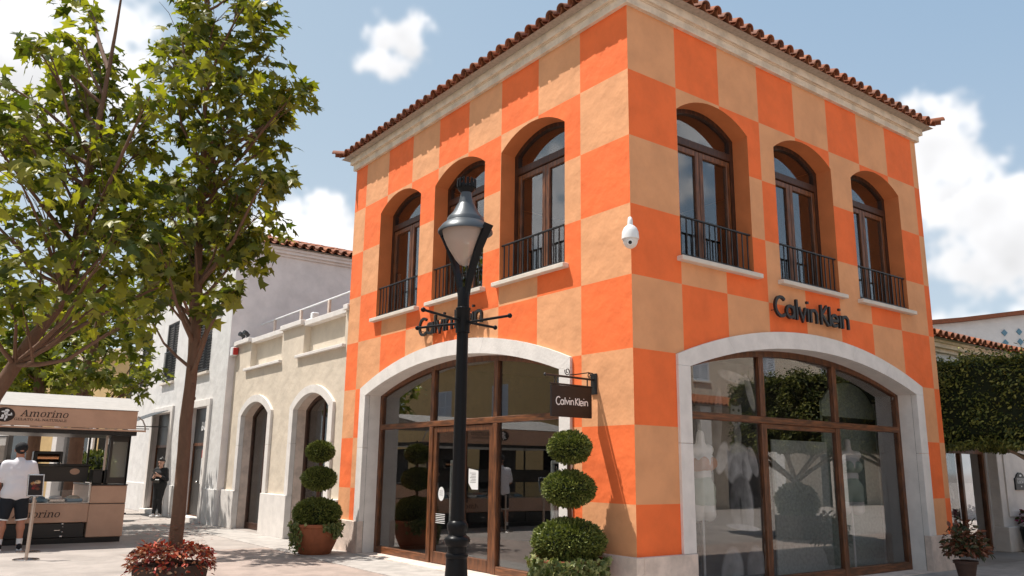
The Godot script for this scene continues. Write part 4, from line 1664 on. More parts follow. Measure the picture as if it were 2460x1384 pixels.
# clumps: [to the right seen from the street, away, height, radius] in the axes pr, dv
func street_tree(called: String, label: String, base: Vector3, pr: Vector3, dv: Vector3, trunk: Array, radii: Array, clumps: Array, leaf: float, dense: float, dark: Color, pale: Color, group: String, fruit := false) -> Node3D:
	var t := thing(called, label, "tree", base, group, false)
	var path := []
	for p in trunk:
		path.append(pr * p[0] + UP * p[1] + dv * (p[2] if p.size() > 2 else 0.0))
	var st := mb()
	tube(st, path, radii, 12)
	for k in 9:
		var f := rng.randf_range(0.05, 0.5) * (path.size() - 1)
		var i := int(f)
		var q: Vector3 = path[i].lerp(path[i + 1], f - i)
		var a := rng.randf() * TAU
		var rr: float = lerpf(radii[i], radii[i + 1], f - i)
		ball(st, q + Vector3(cos(a), 0, sin(a)) * rr * 0.9, Vector3(0.025, 0.03, 0.025) * rng.randf_range(0.6, 1.2), 5, 7)
	put("trunk", st, M.bark, t)
	var places := []
	var colors := PackedColorArray()
	for c in clumps:
		var p: Vector3 = pr * c[0] + dv * c[1] + UP * c[2]
		# branch from the trunk, starting lower down
		var reach: float = Vector2(c[0], c[1]).length()
		var hy: float = maxf(c[2] - 0.35 - reach * 0.75, 2.45)
		var from: Vector3 = path[path.size() - 1]
		for i in path.size() - 1:
			if path[i].y <= hy and path[i + 1].y >= hy:
				from = path[i].lerp(path[i + 1], (hy - path[i].y) / (path[i + 1].y - path[i].y))
		var mid := from.lerp(p, 0.5) + Vector3(0, -0.10 * reach, 0) + Vector3(rng.randfn(), rng.randfn(), rng.randfn()) * 0.05
		st = mb()
		var thick := 0.012 + 0.012 * (p - from).length()
		tube(st, [from, from.lerp(mid, 0.5) + Vector3(0, -0.02, 0), mid, mid.lerp(p, 0.55) + Vector3(0, 0.03, 0), p], [thick, thick * 0.85, thick * 0.65, thick * 0.45, 0.005], 6)
		for j in 4:
			var o := Vector3(rng.randfn(), rng.randfn() * 0.8, rng.randfn()).normalized()
			tube(st, [p.lerp(mid, rng.randf_range(0.1, 0.6)), p + o * c[3] * 0.5, p + o * c[3] * 0.95], [0.006, 0.004, 0.002], 4)
		put("branch", st, M.bark, t)
		var n := int(dense * (14.0 + 430.0 * c[3] * c[3]) * pow(0.17 / leaf, 1.4))
		# leaves gather in a few sprays inside each clump, so that gaps stay
		var sprays := []
		for j in int(4 + 9 * c[3]):
			sprays.append(Vector3(rng.randfn(), rng.randfn() * 0.85, rng.randfn()) * 0.52)
		for k in n:
			var spray: Vector3 = sprays[rng.randi() % sprays.size()]
			var o: Vector3 = spray + Vector3(rng.randfn(), rng.randfn() * 0.7, rng.randfn()) * 0.30
			if o.length() > 1.45:
				o = o.normalized() * rng.randf_range(0.7, 1.4)
			places.append(leafy(p + o * c[3], o.normalized(), leaf * rng.randf_range(0.5, 1.3)))
			var w := pow(rng.randf(), 1.5)
			colors.append(dark.lerp(pale, w))
	copies("crown", maple_leaf(), M.leaf, places, colors, t)
	return t


func trees() -> void:
	var dk := Color(0.065, 0.090, 0.015)
	var pl := Color(0.44, 0.40, 0.065)
	var pr := Vector3(0.263, 0, -0.965)
	var dv := Vector3(-0.965, 0, -0.263)
	var row := "plane trees along the street"
	street_tree("plane_tree", "slender plane tree growing out of the planter of red flowers", Vector3(-3.375, 0, 3.915), pr, dv,
		[[0.0, 0.15], [0.01, 0.9], [0.0, 1.6], [-0.012, 1.95], [0.0, 2.35], [0.0, 3.0], [-0.03, 3.6], [-0.08, 4.3], [-0.10, 5.1], [-0.16, 6.0], [-0.22, 7.0], [-0.28, 7.9]],
		[0.080, 0.076, 0.071, 0.070, 0.066, 0.060, 0.048, 0.042, 0.036, 0.028, 0.018, 0.008],
		[[0.2,-0.75,6.96,0.31],[-0.12,-0.48,6.86,0.4],[-0.58,0.51,7.18,0.38],[-0.67,0.11,6.53,0.24],[-0.29,-0.74,6.08,0.38],[0.52,-0.15,6.66,0.41],[0.48,-0.06,6.34,0.35],[0.83,-0.68,5.87,0.24],[0.6,0.39,6.21,0.36],[0.16,-0.7,5.71,0.32],[-0.5,-0.22,5.85,0.34],[-0.33,0.02,7.69,0.43],[0.03,-0.12,7.63,0.37],[0.41,0.14,5.77,0.35],[0.73,0.38,6.01,0.21],[0.73,0.77,5.78,0.24],[0.22,-0.39,5.14,0.38],[-0.33,0.26,5.52,0.23],[-0.13,0.35,4.97,0.34],[0.35,-0.39,4.74,0.43],[0.6,-0.94,4.75,0.25],[0.64,0.81,4.75,0.36],[0.21,-0.37,4.25,0.37],[-0.16,-0.34,4.21,0.26],[-0.5,0.68,4.68,0.32],[0.44,0.13,4.04,0.28],[0.52,-0.08,4.1,0.22],[0.07,0.49,3.92,0.34],[0.34,-0.86,3.4,0.25],[-0.27,0.37,3.86,0.34],[0.11,-0.23,3.23,0.18],[-0.48,-0.76,3.86,0.3],[1.06,0.18,6.35,0.15],[0.13,0.78,7.04,0.29],[0.1,-0.53,5.39,0.27],[0.09,0.23,4.79,0.34],[-0.3,-0.37,4.7,0.27],[-0.45,0.42,3.8,0.25]],
		0.135, 1.1, dk, pl, row)
	pr = Vector3(0.058, 0, -0.998)
	dv = Vector3(-0.998, 0, -0.058)
	street_tree("plane_tree", "spreading plane tree leaning in over the kiosk with forked limbs", Vector3(-3.42, 0, 6.037), pr, dv,
		[[-0.10, 0], [-0.02, 1.2], [0.18, 2.1], [0.46, 2.75], [0.66, 3.1], [0.73, 3.8], [0.76, 4.6], [0.82, 5.5], [0.86, 6.5], [0.88, 7.3]],
		[0.10, 0.09, 0.08, 0.065, 0.045, 0.038, 0.034, 0.028, 0.018, 0.008],
		[[0.47,0.47,6.5,0.36],[0.22,-0.62,5.71,0.26],[0.79,0.67,6.35,0.36],[0.11,0.35,6.17,0.2],[0.63,0.36,5.85,0.46],[0.06,0.7,5.66,0.35],[-0.02,-0.16,5.01,0.38],[0.34,0.56,5.42,0.46],[1.09,0.72,5.84,0.33],[1.18,-1.03,5.34,0.23],[1.17,0.64,5.44,0.47],[0.73,-0.29,5.01,0.37],[0.5,-0.07,4.73,0.43],[0.08,-0.78,4.27,0.39],[-0.2,0.43,5.69,0.17],[0.93,-0.55,4.43,0.41],[1.41,0.63,4.93,0.35],[0.35,-0.51,4.05,0.4],[0.88,0.06,4.1,0.48],[1.25,-0.38,4.06,0.36],[0.1,0.25,3.91,0.32],[0.16,-0.67,3.1,0.34],[0.33,-0.72,2.87,0.29],[0.81,0.48,3.64,0.49],[1.31,0.39,3.74,0.44],[1.62,-0.12,3.44,0.24],[0.75,0.88,3.35,0.34],[-0.33,-0.66,4.75,0.46],[-0.34,0.76,4.35,0.57],[-0.14,-0.73,3.3,0.44],[0.63,0.98,7.21,0.19],[0.85,0.2,4.84,0.39],[0.26,0.23,4.82,0.39],[0.45,1.02,6.4,0.37],[0.87,0.56,5.88,0.26],[1.39,0.45,5.37,0.35],[0.96,-1.08,3.57,0.33],[0.42,-0.31,3.56,0.36],[1.33,-1.11,2.92,0.19],[0.97,-0.78,3.06,0.29]],
		0.135, 0.66, dk, Color(0.46, 0.42, 0.070), row)
	pr = Vector3(0.261, 0, -0.965)
	dv = Vector3(-0.965, 0, -0.261)
	street_tree("plane_tree", "plane tree standing farther down the street behind the slender one", Vector3(-8.392, 0, 2.549), pr, dv,
		[[0.0, 0], [0.0, 1.6], [0.0, 3.0], [-0.1, 4.3], [-0.25, 5.6], [-0.35, 6.8]], [0.085, 0.08, 0.07, 0.055, 0.035, 0.012],
		[[-0.39,0.06,5.27,0.49],[-0.55,0.53,4.73,0.5],[-0.16,-0.21,5.85,0.57],[-0.71,-1.0,5.26,0.46],[-0.97,-0.0,4.88,0.41],[0.1,-0.59,5.24,0.39],[-0.57,0.46,6.41,0.51],[-0.94,-0.28,6.04,0.41],[-1.27,-0.35,5.37,0.4],[-1.02,0.75,4.41,0.38],[-0.18,-0.22,4.53,0.32]],
		0.18, 0.8, dk, pl, row)
	pr = Vector3(0.157, 0, -0.988)
	dv = Vector3(-0.988, 0, -0.157)
	street_tree("plane_tree", "far plane tree rising right behind the kiosk roof's middle", Vector3(-15.164, 0, 3.167), pr, dv,
		[[0.0, 0], [0.02, 1.5], [0.0, 2.8], [0.1, 3.8], [0.15, 5.0], [0.1, 6.0]], [0.17, 0.16, 0.15, 0.11, 0.06, 0.02],
		[[-0.08,-0.86,3.91,0.76],[0.6,1.06,4.73,0.72],[-0.2,-1.12,3.4,0.48],[1.05,-0.66,3.23,0.42],[1.51,-0.13,3.6,0.32],[0.27,1.05,5.13,0.84],[1.17,1.34,4.15,0.54],[-0.62,0.61,4.76,0.82],[-0.16,-0.86,5.38,0.77],[0.68,0.11,5.44,0.69],[0.74,0.59,3.31,0.35],[0.3,-1.35,3.41,0.42],[-0.7,0.52,3.92,0.58]],
		0.21, 0.8, Color(0.08, 0.105, 0.018), Color(0.38, 0.36, 0.06), row)
	pr = Vector3(0.118, 0, -0.993)
	dv = Vector3(-0.993, 0, -0.118)
	street_tree("plane_tree", "far plane tree behind the man in the cap, left of the other far one", Vector3(-16.277, 0, 3.911), pr, dv,
		[[0.0, 0], [0.02, 1.5], [0.0, 2.8], [-0.1, 3.8], [-0.15, 5.0], [-0.3, 6.0]], [0.15, 0.14, 0.13, 0.10, 0.06, 0.02],
		[[-0.11,-0.4,4.21,0.82],[-0.66,0.25,3.73,0.72],[-0.37,0.5,3.47,0.48],[0.07,0.51,3.6,0.54],[-0.82,0.04,4.31,0.83],[-0.55,0.15,4.97,0.84],[-1.06,-0.96,3.77,0.68],[0.01,-0.01,4.79,0.71],[-0.81,-1.15,3.11,0.45],[0.46,-0.07,3.27,0.33]],
		0.21, 0.75, Color(0.09, 0.115, 0.02), Color(0.40, 0.38, 0.06), row)
	# octagonal planter with red foliage
	var at := Vector3(-3.375, 0, 3.935)
	var p := thing("planter", "low octagonal dark planter overflowing with red and orange flowers", "planter", at, "", false)
	var st := mb()
	for k in 8:
		var a := TAU * (k + 0.5) / 8 + 0.27
		var b := TAU * (k + 1.5) / 8 + 0.27
		var A := Vector3(cos(a), 0, sin(a))
		var B := Vector3(cos(b), 0, sin(b))
		var n := (A + B).normalized()
		st = mb()
		quad(st, A * 0.38, B * 0.38, B * 0.43 + UP * 0.37, A * 0.43 + UP * 0.37, n)
		quad(st, A * 0.43 + UP * 0.37, B * 0.43 + UP * 0.37, B * 0.38 + UP * 0.37, A * 0.38 + UP * 0.37, UP)
		quad(st, A * 0.38 + UP * 0.37, B * 0.38 + UP * 0.37, B * 0.36 + UP * 0.2, A * 0.36 + UP * 0.2, -n)
		put("side_panel", st, M.planter, p)
	st = mb()
	lathe(st, [Vector2(0.38, 0.30), Vector2(0.25, 0.36), Vector2(0.0, 0.39)], 16, Vector3.ZERO)
	put("soil", st, M.soil, p)
	var places := []
	var cols := PackedColorArray()
	for k in 1500:
		var a := rng.randf() * TAU
		var r := sqrt(rng.randf()) * 0.47
		var y := 0.38 + 0.17 * sqrt(maxf(0.0, 1.0 - pow(r / 0.48, 2.0))) + rng.randfn() * 0.025 - (0.08 if r > 0.41 else 0.0) * rng.randf() * 1.6
		places.append(leafy(Vector3(cos(a) * r, y, sin(a) * r), Vector3(cos(a), 0.3, sin(a)), rng.randf_range(0.04, 0.075), 0.5))
		cols.append([Color(0.62, 0.085, 0.035), Color(0.52, 0.105, 0.030), Color(0.30, 0.025, 0.018), Color(0.60, 0.26, 0.12), Color(0.12, 0.03, 0.015), Color(0.66, 0.42, 0.26)][rng.randi() % 6])
	copies("flowers", oval_leaf(), M.petal, places, cols, p)
	places = []
	cols = PackedColorArray()
	for k in 520:
		var a := rng.randf() * TAU
		var r := sqrt(rng.randf()) * 0.42
		var high := rng.randf_range(0.55, 0.95)
		places.append(Transform3D(Basis(UP, a).scaled_local(Vector3(0.02, 0.3, 0.03)), Vector3(cos(a) * r, lerpf(0.40, high, rng.randf()), sin(a) * r)))
		places[-1].basis = Basis(Vector3(rng.randfn(), 0, rng.randfn()).normalized(), UP.lerp(Vector3(rng.randfn(), 0, rng.randfn()), 0.06).normalized(), Vector3(1, 0, 0)).orthonormalized().scaled_local(Vector3(0.012, 0.02, rng.randf_range(0.03, 0.07)))
		cols.append(Color(0.45, 0.16, 0.11).lerp(Color(0.30, 0.10, 0.06), rng.randf()))
	copies("flower_spikes", oval_leaf(), M.petal, places, cols, p)
	topiaries()
	right_plants()


func foliage_ball(called: String, c: Vector3, r: Vector3, n: int, leaf: float, parent: Node3D) -> void:
	var st := mb()
	ball(st, c, r * 0.90, 10, 16)
	var core := put(called, st, M.hedge_core, parent)
	var places := []
	var cols := PackedColorArray()
	for k in n:
		var o := Vector3(rng.randfn(), rng.randfn(), rng.randfn()).normalized()
		var w := 1.0 + 0.05 * sin(o.x * 7 + c.y * 5) * cos(o.z * 6 + o.y * 5)
		var f := (o + Vector3(rng.randfn(), rng.randfn() + 0.25, rng.randfn()) * 0.45).normalized()
		var x := f.cross(UP + Vector3(rng.randfn(), rng.randfn(), rng.randfn()) * 0.6).normalized()
		places.append(Transform3D(Basis(x, f.cross(x), f).scaled_local(Vector3.ONE * leaf * rng.randf_range(0.7, 1.3)), c + o * r * w * rng.randf_range(0.84, 0.99)))
		cols.append(Color(0.06, 0.085, 0.014).lerp(Color(0.28, 0.30, 0.075), pow(rng.randf(), 1.3)))
	copies("leaves", oval_leaf(), M.small_leaf, places, cols, core)


func topiary(label: String, at: Vector3, turn: float) -> Node3D:
	var t := thing("topiary", label, "topiary", at, "three ball topiaries in terracotta pots", false)
	t.rotation.y = turn
	var st := mb()
	lathe(st, [Vector2(0.0, 0.0), Vector2(0.24, 0.0), Vector2(0.27, 0.03), Vector2(0.345, 0.20), Vector2(0.395, 0.36), Vector2(0.40, 0.44), Vector2(0.415, 0.445), Vector2(0.425, 0.47), Vector2(0.415, 0.50), Vector2(0.38, 0.505), Vector2(0.36, 0.46), Vector2(0.0, 0.45)], 36, Vector3.ZERO)
	put("pot", st, M.terracotta, t)
	st = mb()
	tube(st, [Vector3(0, 0.4, 0), Vector3(0.012, 0.9, 0.01), Vector3(-0.01, 1.3, 0.0), Vector3(0.01, 1.7, 0)], [0.03, 0.027, 0.024, 0.02], 8)
	put("stem", st, M.bark, t)
	foliage_ball("foliage_ball", Vector3(0, 0.675, 0), Vector3(0.405, 0.245, 0.405), 9000, 0.036, t)
	foliage_ball("foliage_ball", Vector3(0.01, 1.245, 0), Vector3(0.295, 0.195, 0.295), 5600, 0.034, t)
	foliage_ball("foliage_ball", Vector3(-0.01, 1.70, 0.01), Vector3(0.240, 0.175, 0.240), 4400, 0.033, t)
	# ivy hanging over the rim
	var places := []
	var cols := PackedColorArray()
	for k in 1100:
		var g := rng.randi() % 10
		var a: float = [0.75, 0.9, 5.3, 5.6, 2.2, 2.6, 3.0, 3.4, 3.8, 4.1][g] + rng.randfn() * 0.16
		var hang: float = [0.46, 0.36, 0.22, 0.12, 0.16, 0.22, 0.26, 0.20, 0.24, 0.18][g] * rng.randf()
		var o := Vector3(cos(a), 0, sin(a))
		places.append(leafy(o * (0.43 + 0.03 * rng.randf() - hang * 0.05) + UP * (0.52 - hang), o, rng.randf_range(0.035, 0.065), 0.15))
		cols.append(Color(0.07, 0.10, 0.02).lerp(Color(0.34, 0.34, 0.13), pow(rng.randf(), 2.0)))
	copies("ivy", maple_leaf(), M.small_leaf, places, cols, t)
	return t


func topiaries() -> void:
	var a := topiary("three ball topiary in a terracotta pot before the cream arched door", Vector3(-6.93, 0, 0.66), -0.5)
	dup(a, "topiary", Vector3(-0.58, 0, 0.47), 2.45, "three ball topiary in a pot between the double door and the corner")


func right_plants() -> void:
	# clipped tree whose crown reaches into view, in its planter
	var at := Vector3(1.12, 0, -9.35)
	var t := thing("clipped_tree", "box clipped evergreen tree with pale spreading limbs beside the shop", "tree", at, "", false)
	var st := mb()
	tube(st, [Vector3(0, 0, 0), Vector3(0.02, 0.7, 0), Vector3(0.0, 1.3, 0.02)], [0.095, 0.075, 0.08], 10)
	put("trunk", st, M.pale_bark, t)
	for k in 9:
		var a := TAU * k / 9.0 + 0.35
		var o := Vector3(cos(a), 0, sin(a))
		st = mb()
		tube(st, [Vector3(0, 1.25, 0), o * 0.35 + UP * 1.50, o * 0.8 + UP * (1.72 + 0.05 * (k % 3)), o * 1.35 + UP * (1.98 + 0.1 * (k % 2))], [0.06, 0.042, 0.03, 0.015], 7)
		put("branch", st, M.pale_bark, t)
	var core := mb()
	box(core, Vector3(-0.62, 2.70, -0.1), Vector3(2.78, 1.34, 2.3), 0.12)
	var b := put("crown", core, M.hedge_core, t)
	var places := []
	var cols := PackedColorArray()
	for k in 42000:
		var q := Vector3(rng.randf_range(-1, 1), rng.randf_range(-1, 1), rng.randf_range(-1, 1))
		var ax := rng.randi() % 4
		var o := Vector3.ZERO
		if ax == 3:
			ax = 1
		q[ax] = signf(q[ax]) * rng.randf_range(0.86, 1.0)
		o[ax] = signf(q[ax])
		var bump := 0.07 * sin(q.x * 9.0 + q.z * 4.0) * cos(q.y * 5.0 + q.z * 8.0)
		var p := Vector3(-0.62, 2.70, -0.1) + q * (Vector3(1.47, 0.75, 1.23) * (1.0 + bump))
		if q.y > 0.85 and rng.randf() < 0.25:
			p.y += absf(rng.randfn()) * 0.09
		places.append(leafy(p, o, rng.randf_range(0.05, 0.085), 0.5))
		cols.append(Color(0.045, 0.068, 0.011).lerp(Color(0.34, 0.33, 0.075), pow(rng.randf(), 1.8)))
	copies("leaves", oval_leaf(), M.small_leaf, places, cols, b)
	dup(t, "clipped_tree", Vector3(4.2, 0, -10.0), 0.4, "box clipped evergreen tree in a brown planter, mirrored in the display window")
	at = Vector3(4.2, 0, -10.0)
	var pl := thing("planter_box", "brown square planter with a round bush, mirrored in the display window", "planter", at, "", false)
	st = mb()
	for k in 4:
		var F := Transform3D(Basis(UP, k * PI / 2), Vector3.ZERO)
		st = mb()
		for j in 4:
			bx(st, F, -0.36, 0.36, 0.02 + 0.125 * j, 0.14 + 0.125 * j, 0.33, 0.36, 0.004)
		put("side_panel", st, M.planter, pl)
	st = mb()
	box(st, Vector3(0, 0.43, 0), Vector3(0.66, 0.04, 0.66))
	put("soil", st, M.soil, pl)
	foliage_ball("bush", Vector3(0, 0.80, 0), Vector3(0.46, 0.42, 0.46), 2200, 0.07, pl)
	var bowl := thing("flower_bowl", "dark bowl of white flowers beside the brown planter, mirrored in the glass", "planter", Vector3(4.3, 0, -11.2), "", false)
	st = mb()
	lathe(st, [Vector2(0, 0), Vector2(0.22, 0), Vector2(0.36, 0.3), Vector2(0.38, 0.32), Vector2(0.34, 0.32), Vector2(0, 0.28)], 24, Vector3.ZERO)
	put("bowl", st, M.kiosk_dark, bowl)
	scatter_plant(bowl, Vector3(0, 0.34, 0), 0.42, 0.16, 420, 0.07, [Color(0.75, 0.74, 0.70), Color(0.10, 0.14, 0.04), Color(0.70, 0.68, 0.62)])
	# two pots seen past the corner
	var pot := thing("plant_pot", "brown pot of trailing reddish leaves at the far plinth corner", "plant pot", Vector3(0.72, 0, -5.85), "pots of plants past the corner shop", false)
	st = mb()
	lathe(st, [Vector2(0, 0), Vector2(0.10, 0), Vector2(0.145, 0.22), Vector2(0.165, 0.225), Vector2(0.165, 0.265), Vector2(0.14, 0.265), Vector2(0, 0.24)], 28, Vector3.ZERO)
	put("pot", st, M.dark_pot, pot)
	scatter_plant(pot, Vector3(0.02, 0.34, 0), 0.30, 0.50, 620, 0.10, [Color(0.20, 0.07, 0.035), Color(0.08, 0.07, 0.025), Color(0.30, 0.13, 0.07), Color(0.05, 0.06, 0.02)])
	var pot2 := thing("plant_pot", "round black pot of magenta flowers by the white pilaster", "plant pot", Vector3(-0.52, 0, -11.75), "pots of plants past the corner shop", false)
	st = mb()
	lathe(st, [Vector2(0, 0), Vector2(0.22, 0), Vector2(0.36, 0.22), Vector2(0.40, 0.42), Vector2(0.37, 0.47), Vector2(0.33, 0.47), Vector2(0, 0.42)], 28, Vector3.ZERO)
	put("pot", st, M.kiosk_black, pot2)
	scatter_plant(pot2, Vector3(0, 0.55, 0), 0.40, 0.28, 420, 0.11, [Color(0.35, 0.03, 0.10), Color(0.12, 0.04, 0.05), Color(0.06, 0.08, 0.02), Color(0.25, 0.02, 0.07)])


func scatter_plant(parent: Node3D, c: Vector3, r: float, high: float, n: int, leaf: float, colors: Array) -> void:
	var places := []
	var cols := PackedColorArray()
	for k in n:
		var o := Vector3(rng.randfn(), absf(rng.randfn()) * 0.8, rng.randfn()) * 0.5
		if o.length() > 1.0:
			o = o.normalized() * rng.randf_range(0.5, 1.0)
		places.append(leafy(c + o * Vector3(r, high, r), o.normalized(), leaf * rng.randf_range(0.6, 1.2), 0.4))
		cols.append(colors[rng.randi() % colors.size()])
	copies("foliage", oval_leaf(), M.petal, places, cols, parent)


# ---------------------------------------------------------------- street lamp
func street_lamp() -> void:
	var at := Vector3(0.705, 0, 2.789)
	var t := thing("street_lamp", "black iron lamp post with frosted lantern before the double door", "street lamp", at, "", false)
	var st := mb()
	lathe(st, [Vector2(0, 0), Vector2(0.13, 0), Vector2(0.13, 0.05), Vector2(0.105, 0.09), Vector2(0.10, 0.50), Vector2(0.085, 0.735), Vector2(0.090, 0.74), Vector2(0.094, 0.755), Vector2(0.088, 0.77), Vector2(0.078, 0.775), Vector2(0.078, 0.825), Vector2(0.092, 0.835), Vector2(0.098, 0.85), Vector2(0.106, 0.865), Vector2(0.108, 0.885), Vector2(0.098, 0.90), Vector2(0.075, 0.915), Vector2(0.072, 0.94), Vector2(0.082, 0.96), Vector2(0.088, 0.985), Vector2(0.086, 1.005), Vector2(0.074, 1.022), Vector2(0.066, 1.03)], 32, Vector3.ZERO)
	put("base", st, M.black_paint, t)
	st = mb()
	lathe(st, [Vector2(0.062, 1.02), Vector2(0.055, 1.3), Vector2(0.050, 2.6), Vector2(0.050, 2.97)], 28, Vector3.ZERO)
	put("pole", st, M.black_paint, t)
	st = mb()
	lathe(st, [Vector2(0.052, 2.60), Vector2(0.062, 2.605), Vector2(0.062, 2.80), Vector2(0.066, 2.805), Vector2(0.066, 2.82), Vector2(0.052, 2.83), Vector2(0.050, 2.97), Vector2(0.045, 3.0), Vector2(0, 3.0)], 28, Vector3.ZERO)
	put("collar", st, M.black_paint, t)
	# sign arms with round ends
	for r in [[Vector3(0.235, 0, 0.54), 2.705], [Vector3(-0.075, 0, -0.40), 2.705], [Vector3(0.55, 0, -0.10), 2.69], [Vector3(-0.49, 0, 0.17), 2.69]]:
		st = mb()
		var d: Vector3 = r[0]
		bar(st, d.normalized() * 0.04 + UP * r[1], d + UP * r[1], 0.0115, 10)
		ball(st, d + UP * r[1], Vector3.ONE * 0.021, 8, 12)
		put("sign_arm", st, M.black_paint, t)
	# two curved yokes: flat bands
	var side := Vector3(0.948, 0, -0.314).normalized()
	for s in [1.0, -1.0]:
		st = mb()
		var line := []
		for k in 11:
			var f := k / 10.0
			var rad := lerpf(0.026, 0.262, pow(f, 1.6))
			line.append(side * s * rad + UP * (2.86 + 0.74 * f - 0.05 * f * f))
		var across := side.cross(UP).normalized()
		for k in 10:
			var w0 := lerpf(0.028, 0.052, k / 10.0)
			var w1 := lerpf(0.028, 0.052, (k + 1) / 10.0)
			var tdir: Vector3 = (line[k + 1] - line[k]).normalized()
			var n := tdir.cross(across).normalized()
			var h := n * 0.012
			var p := [line[k] - across * w0, line[k] + across * w0, line[k + 1] + across * w1, line[k + 1] - across * w1]
			quad(st, p[0] + h, p[1] + h, p[2] + h, p[3] + h, n)
			quad(st, p[0] - h, p[1] - h, p[2] - h, p[3] - h, -n)
			quad(st, p[0] - h, p[0] + h, p[3] + h, p[3] - h, -across)
			quad(st, p[1] - h, p[1] + h, p[2] + h, p[2] - h, across)
			if k == 9:
				quad(st, p[3] - h, p[3] + h, p[2] + h, p[2] - h, tdir)
		put("yoke", st, M.black_paint, t)
	st = mb()
	lathe(st, [Vector2(0.240, 3.50), Vector2(0.246, 3.505), Vector2(0.243, 3.525), Vector2(0.205, 3.575), Vector2(0.172, 3.60), Vector2(0.165, 3.635), Vector2(0.158, 3.645), Vector2(0.118, 3.69), Vector2(0.086, 3.755), Vector2(0.075, 3.775), Vector2(0.07, 3.775), Vector2(0.054, 3.84), Vector2(0.048, 3.90)], 40, Vector3.ZERO)
	lathe(st, [Vector2(0.240, 3.50), Vector2(0.20, 3.53), Vector2(0.0, 3.56)], 40, Vector3.ZERO)
	put("hood", st, M.grey_metal, t)
	st = mb()
	lathe(st, [Vector2(0.048, 3.88), Vector2(0.072, 3.905), Vector2(0.080, 3.93), Vector2(0.072, 3.945), Vector2(0.0, 3.95)], 24, Vector3.ZERO)
	put("finial_base", st, M.black_paint, t)
	for k in 14:
		var a := TAU * k / 14
		st = mb()
		box(st, Vector3(cos(a) * 0.082, 3.965, sin(a) * 0.082), Vector3(0.012, 0.085, 0.022), 0.003, -a)
		put("crown_tooth", st, M.black_paint, t)
	st = mb()
	lathe(st, [Vector2(0.205, 3.515), Vector2(0.194, 3.465), Vector2(0.164, 3.395), Vector2(0.122, 3.32), Vector2(0.080, 3.255), Vector2(0.045, 3.215), Vector2(0.0, 3.20)], 36, Vector3.ZERO)
	put("lantern_glass", st, M.frosted, t)


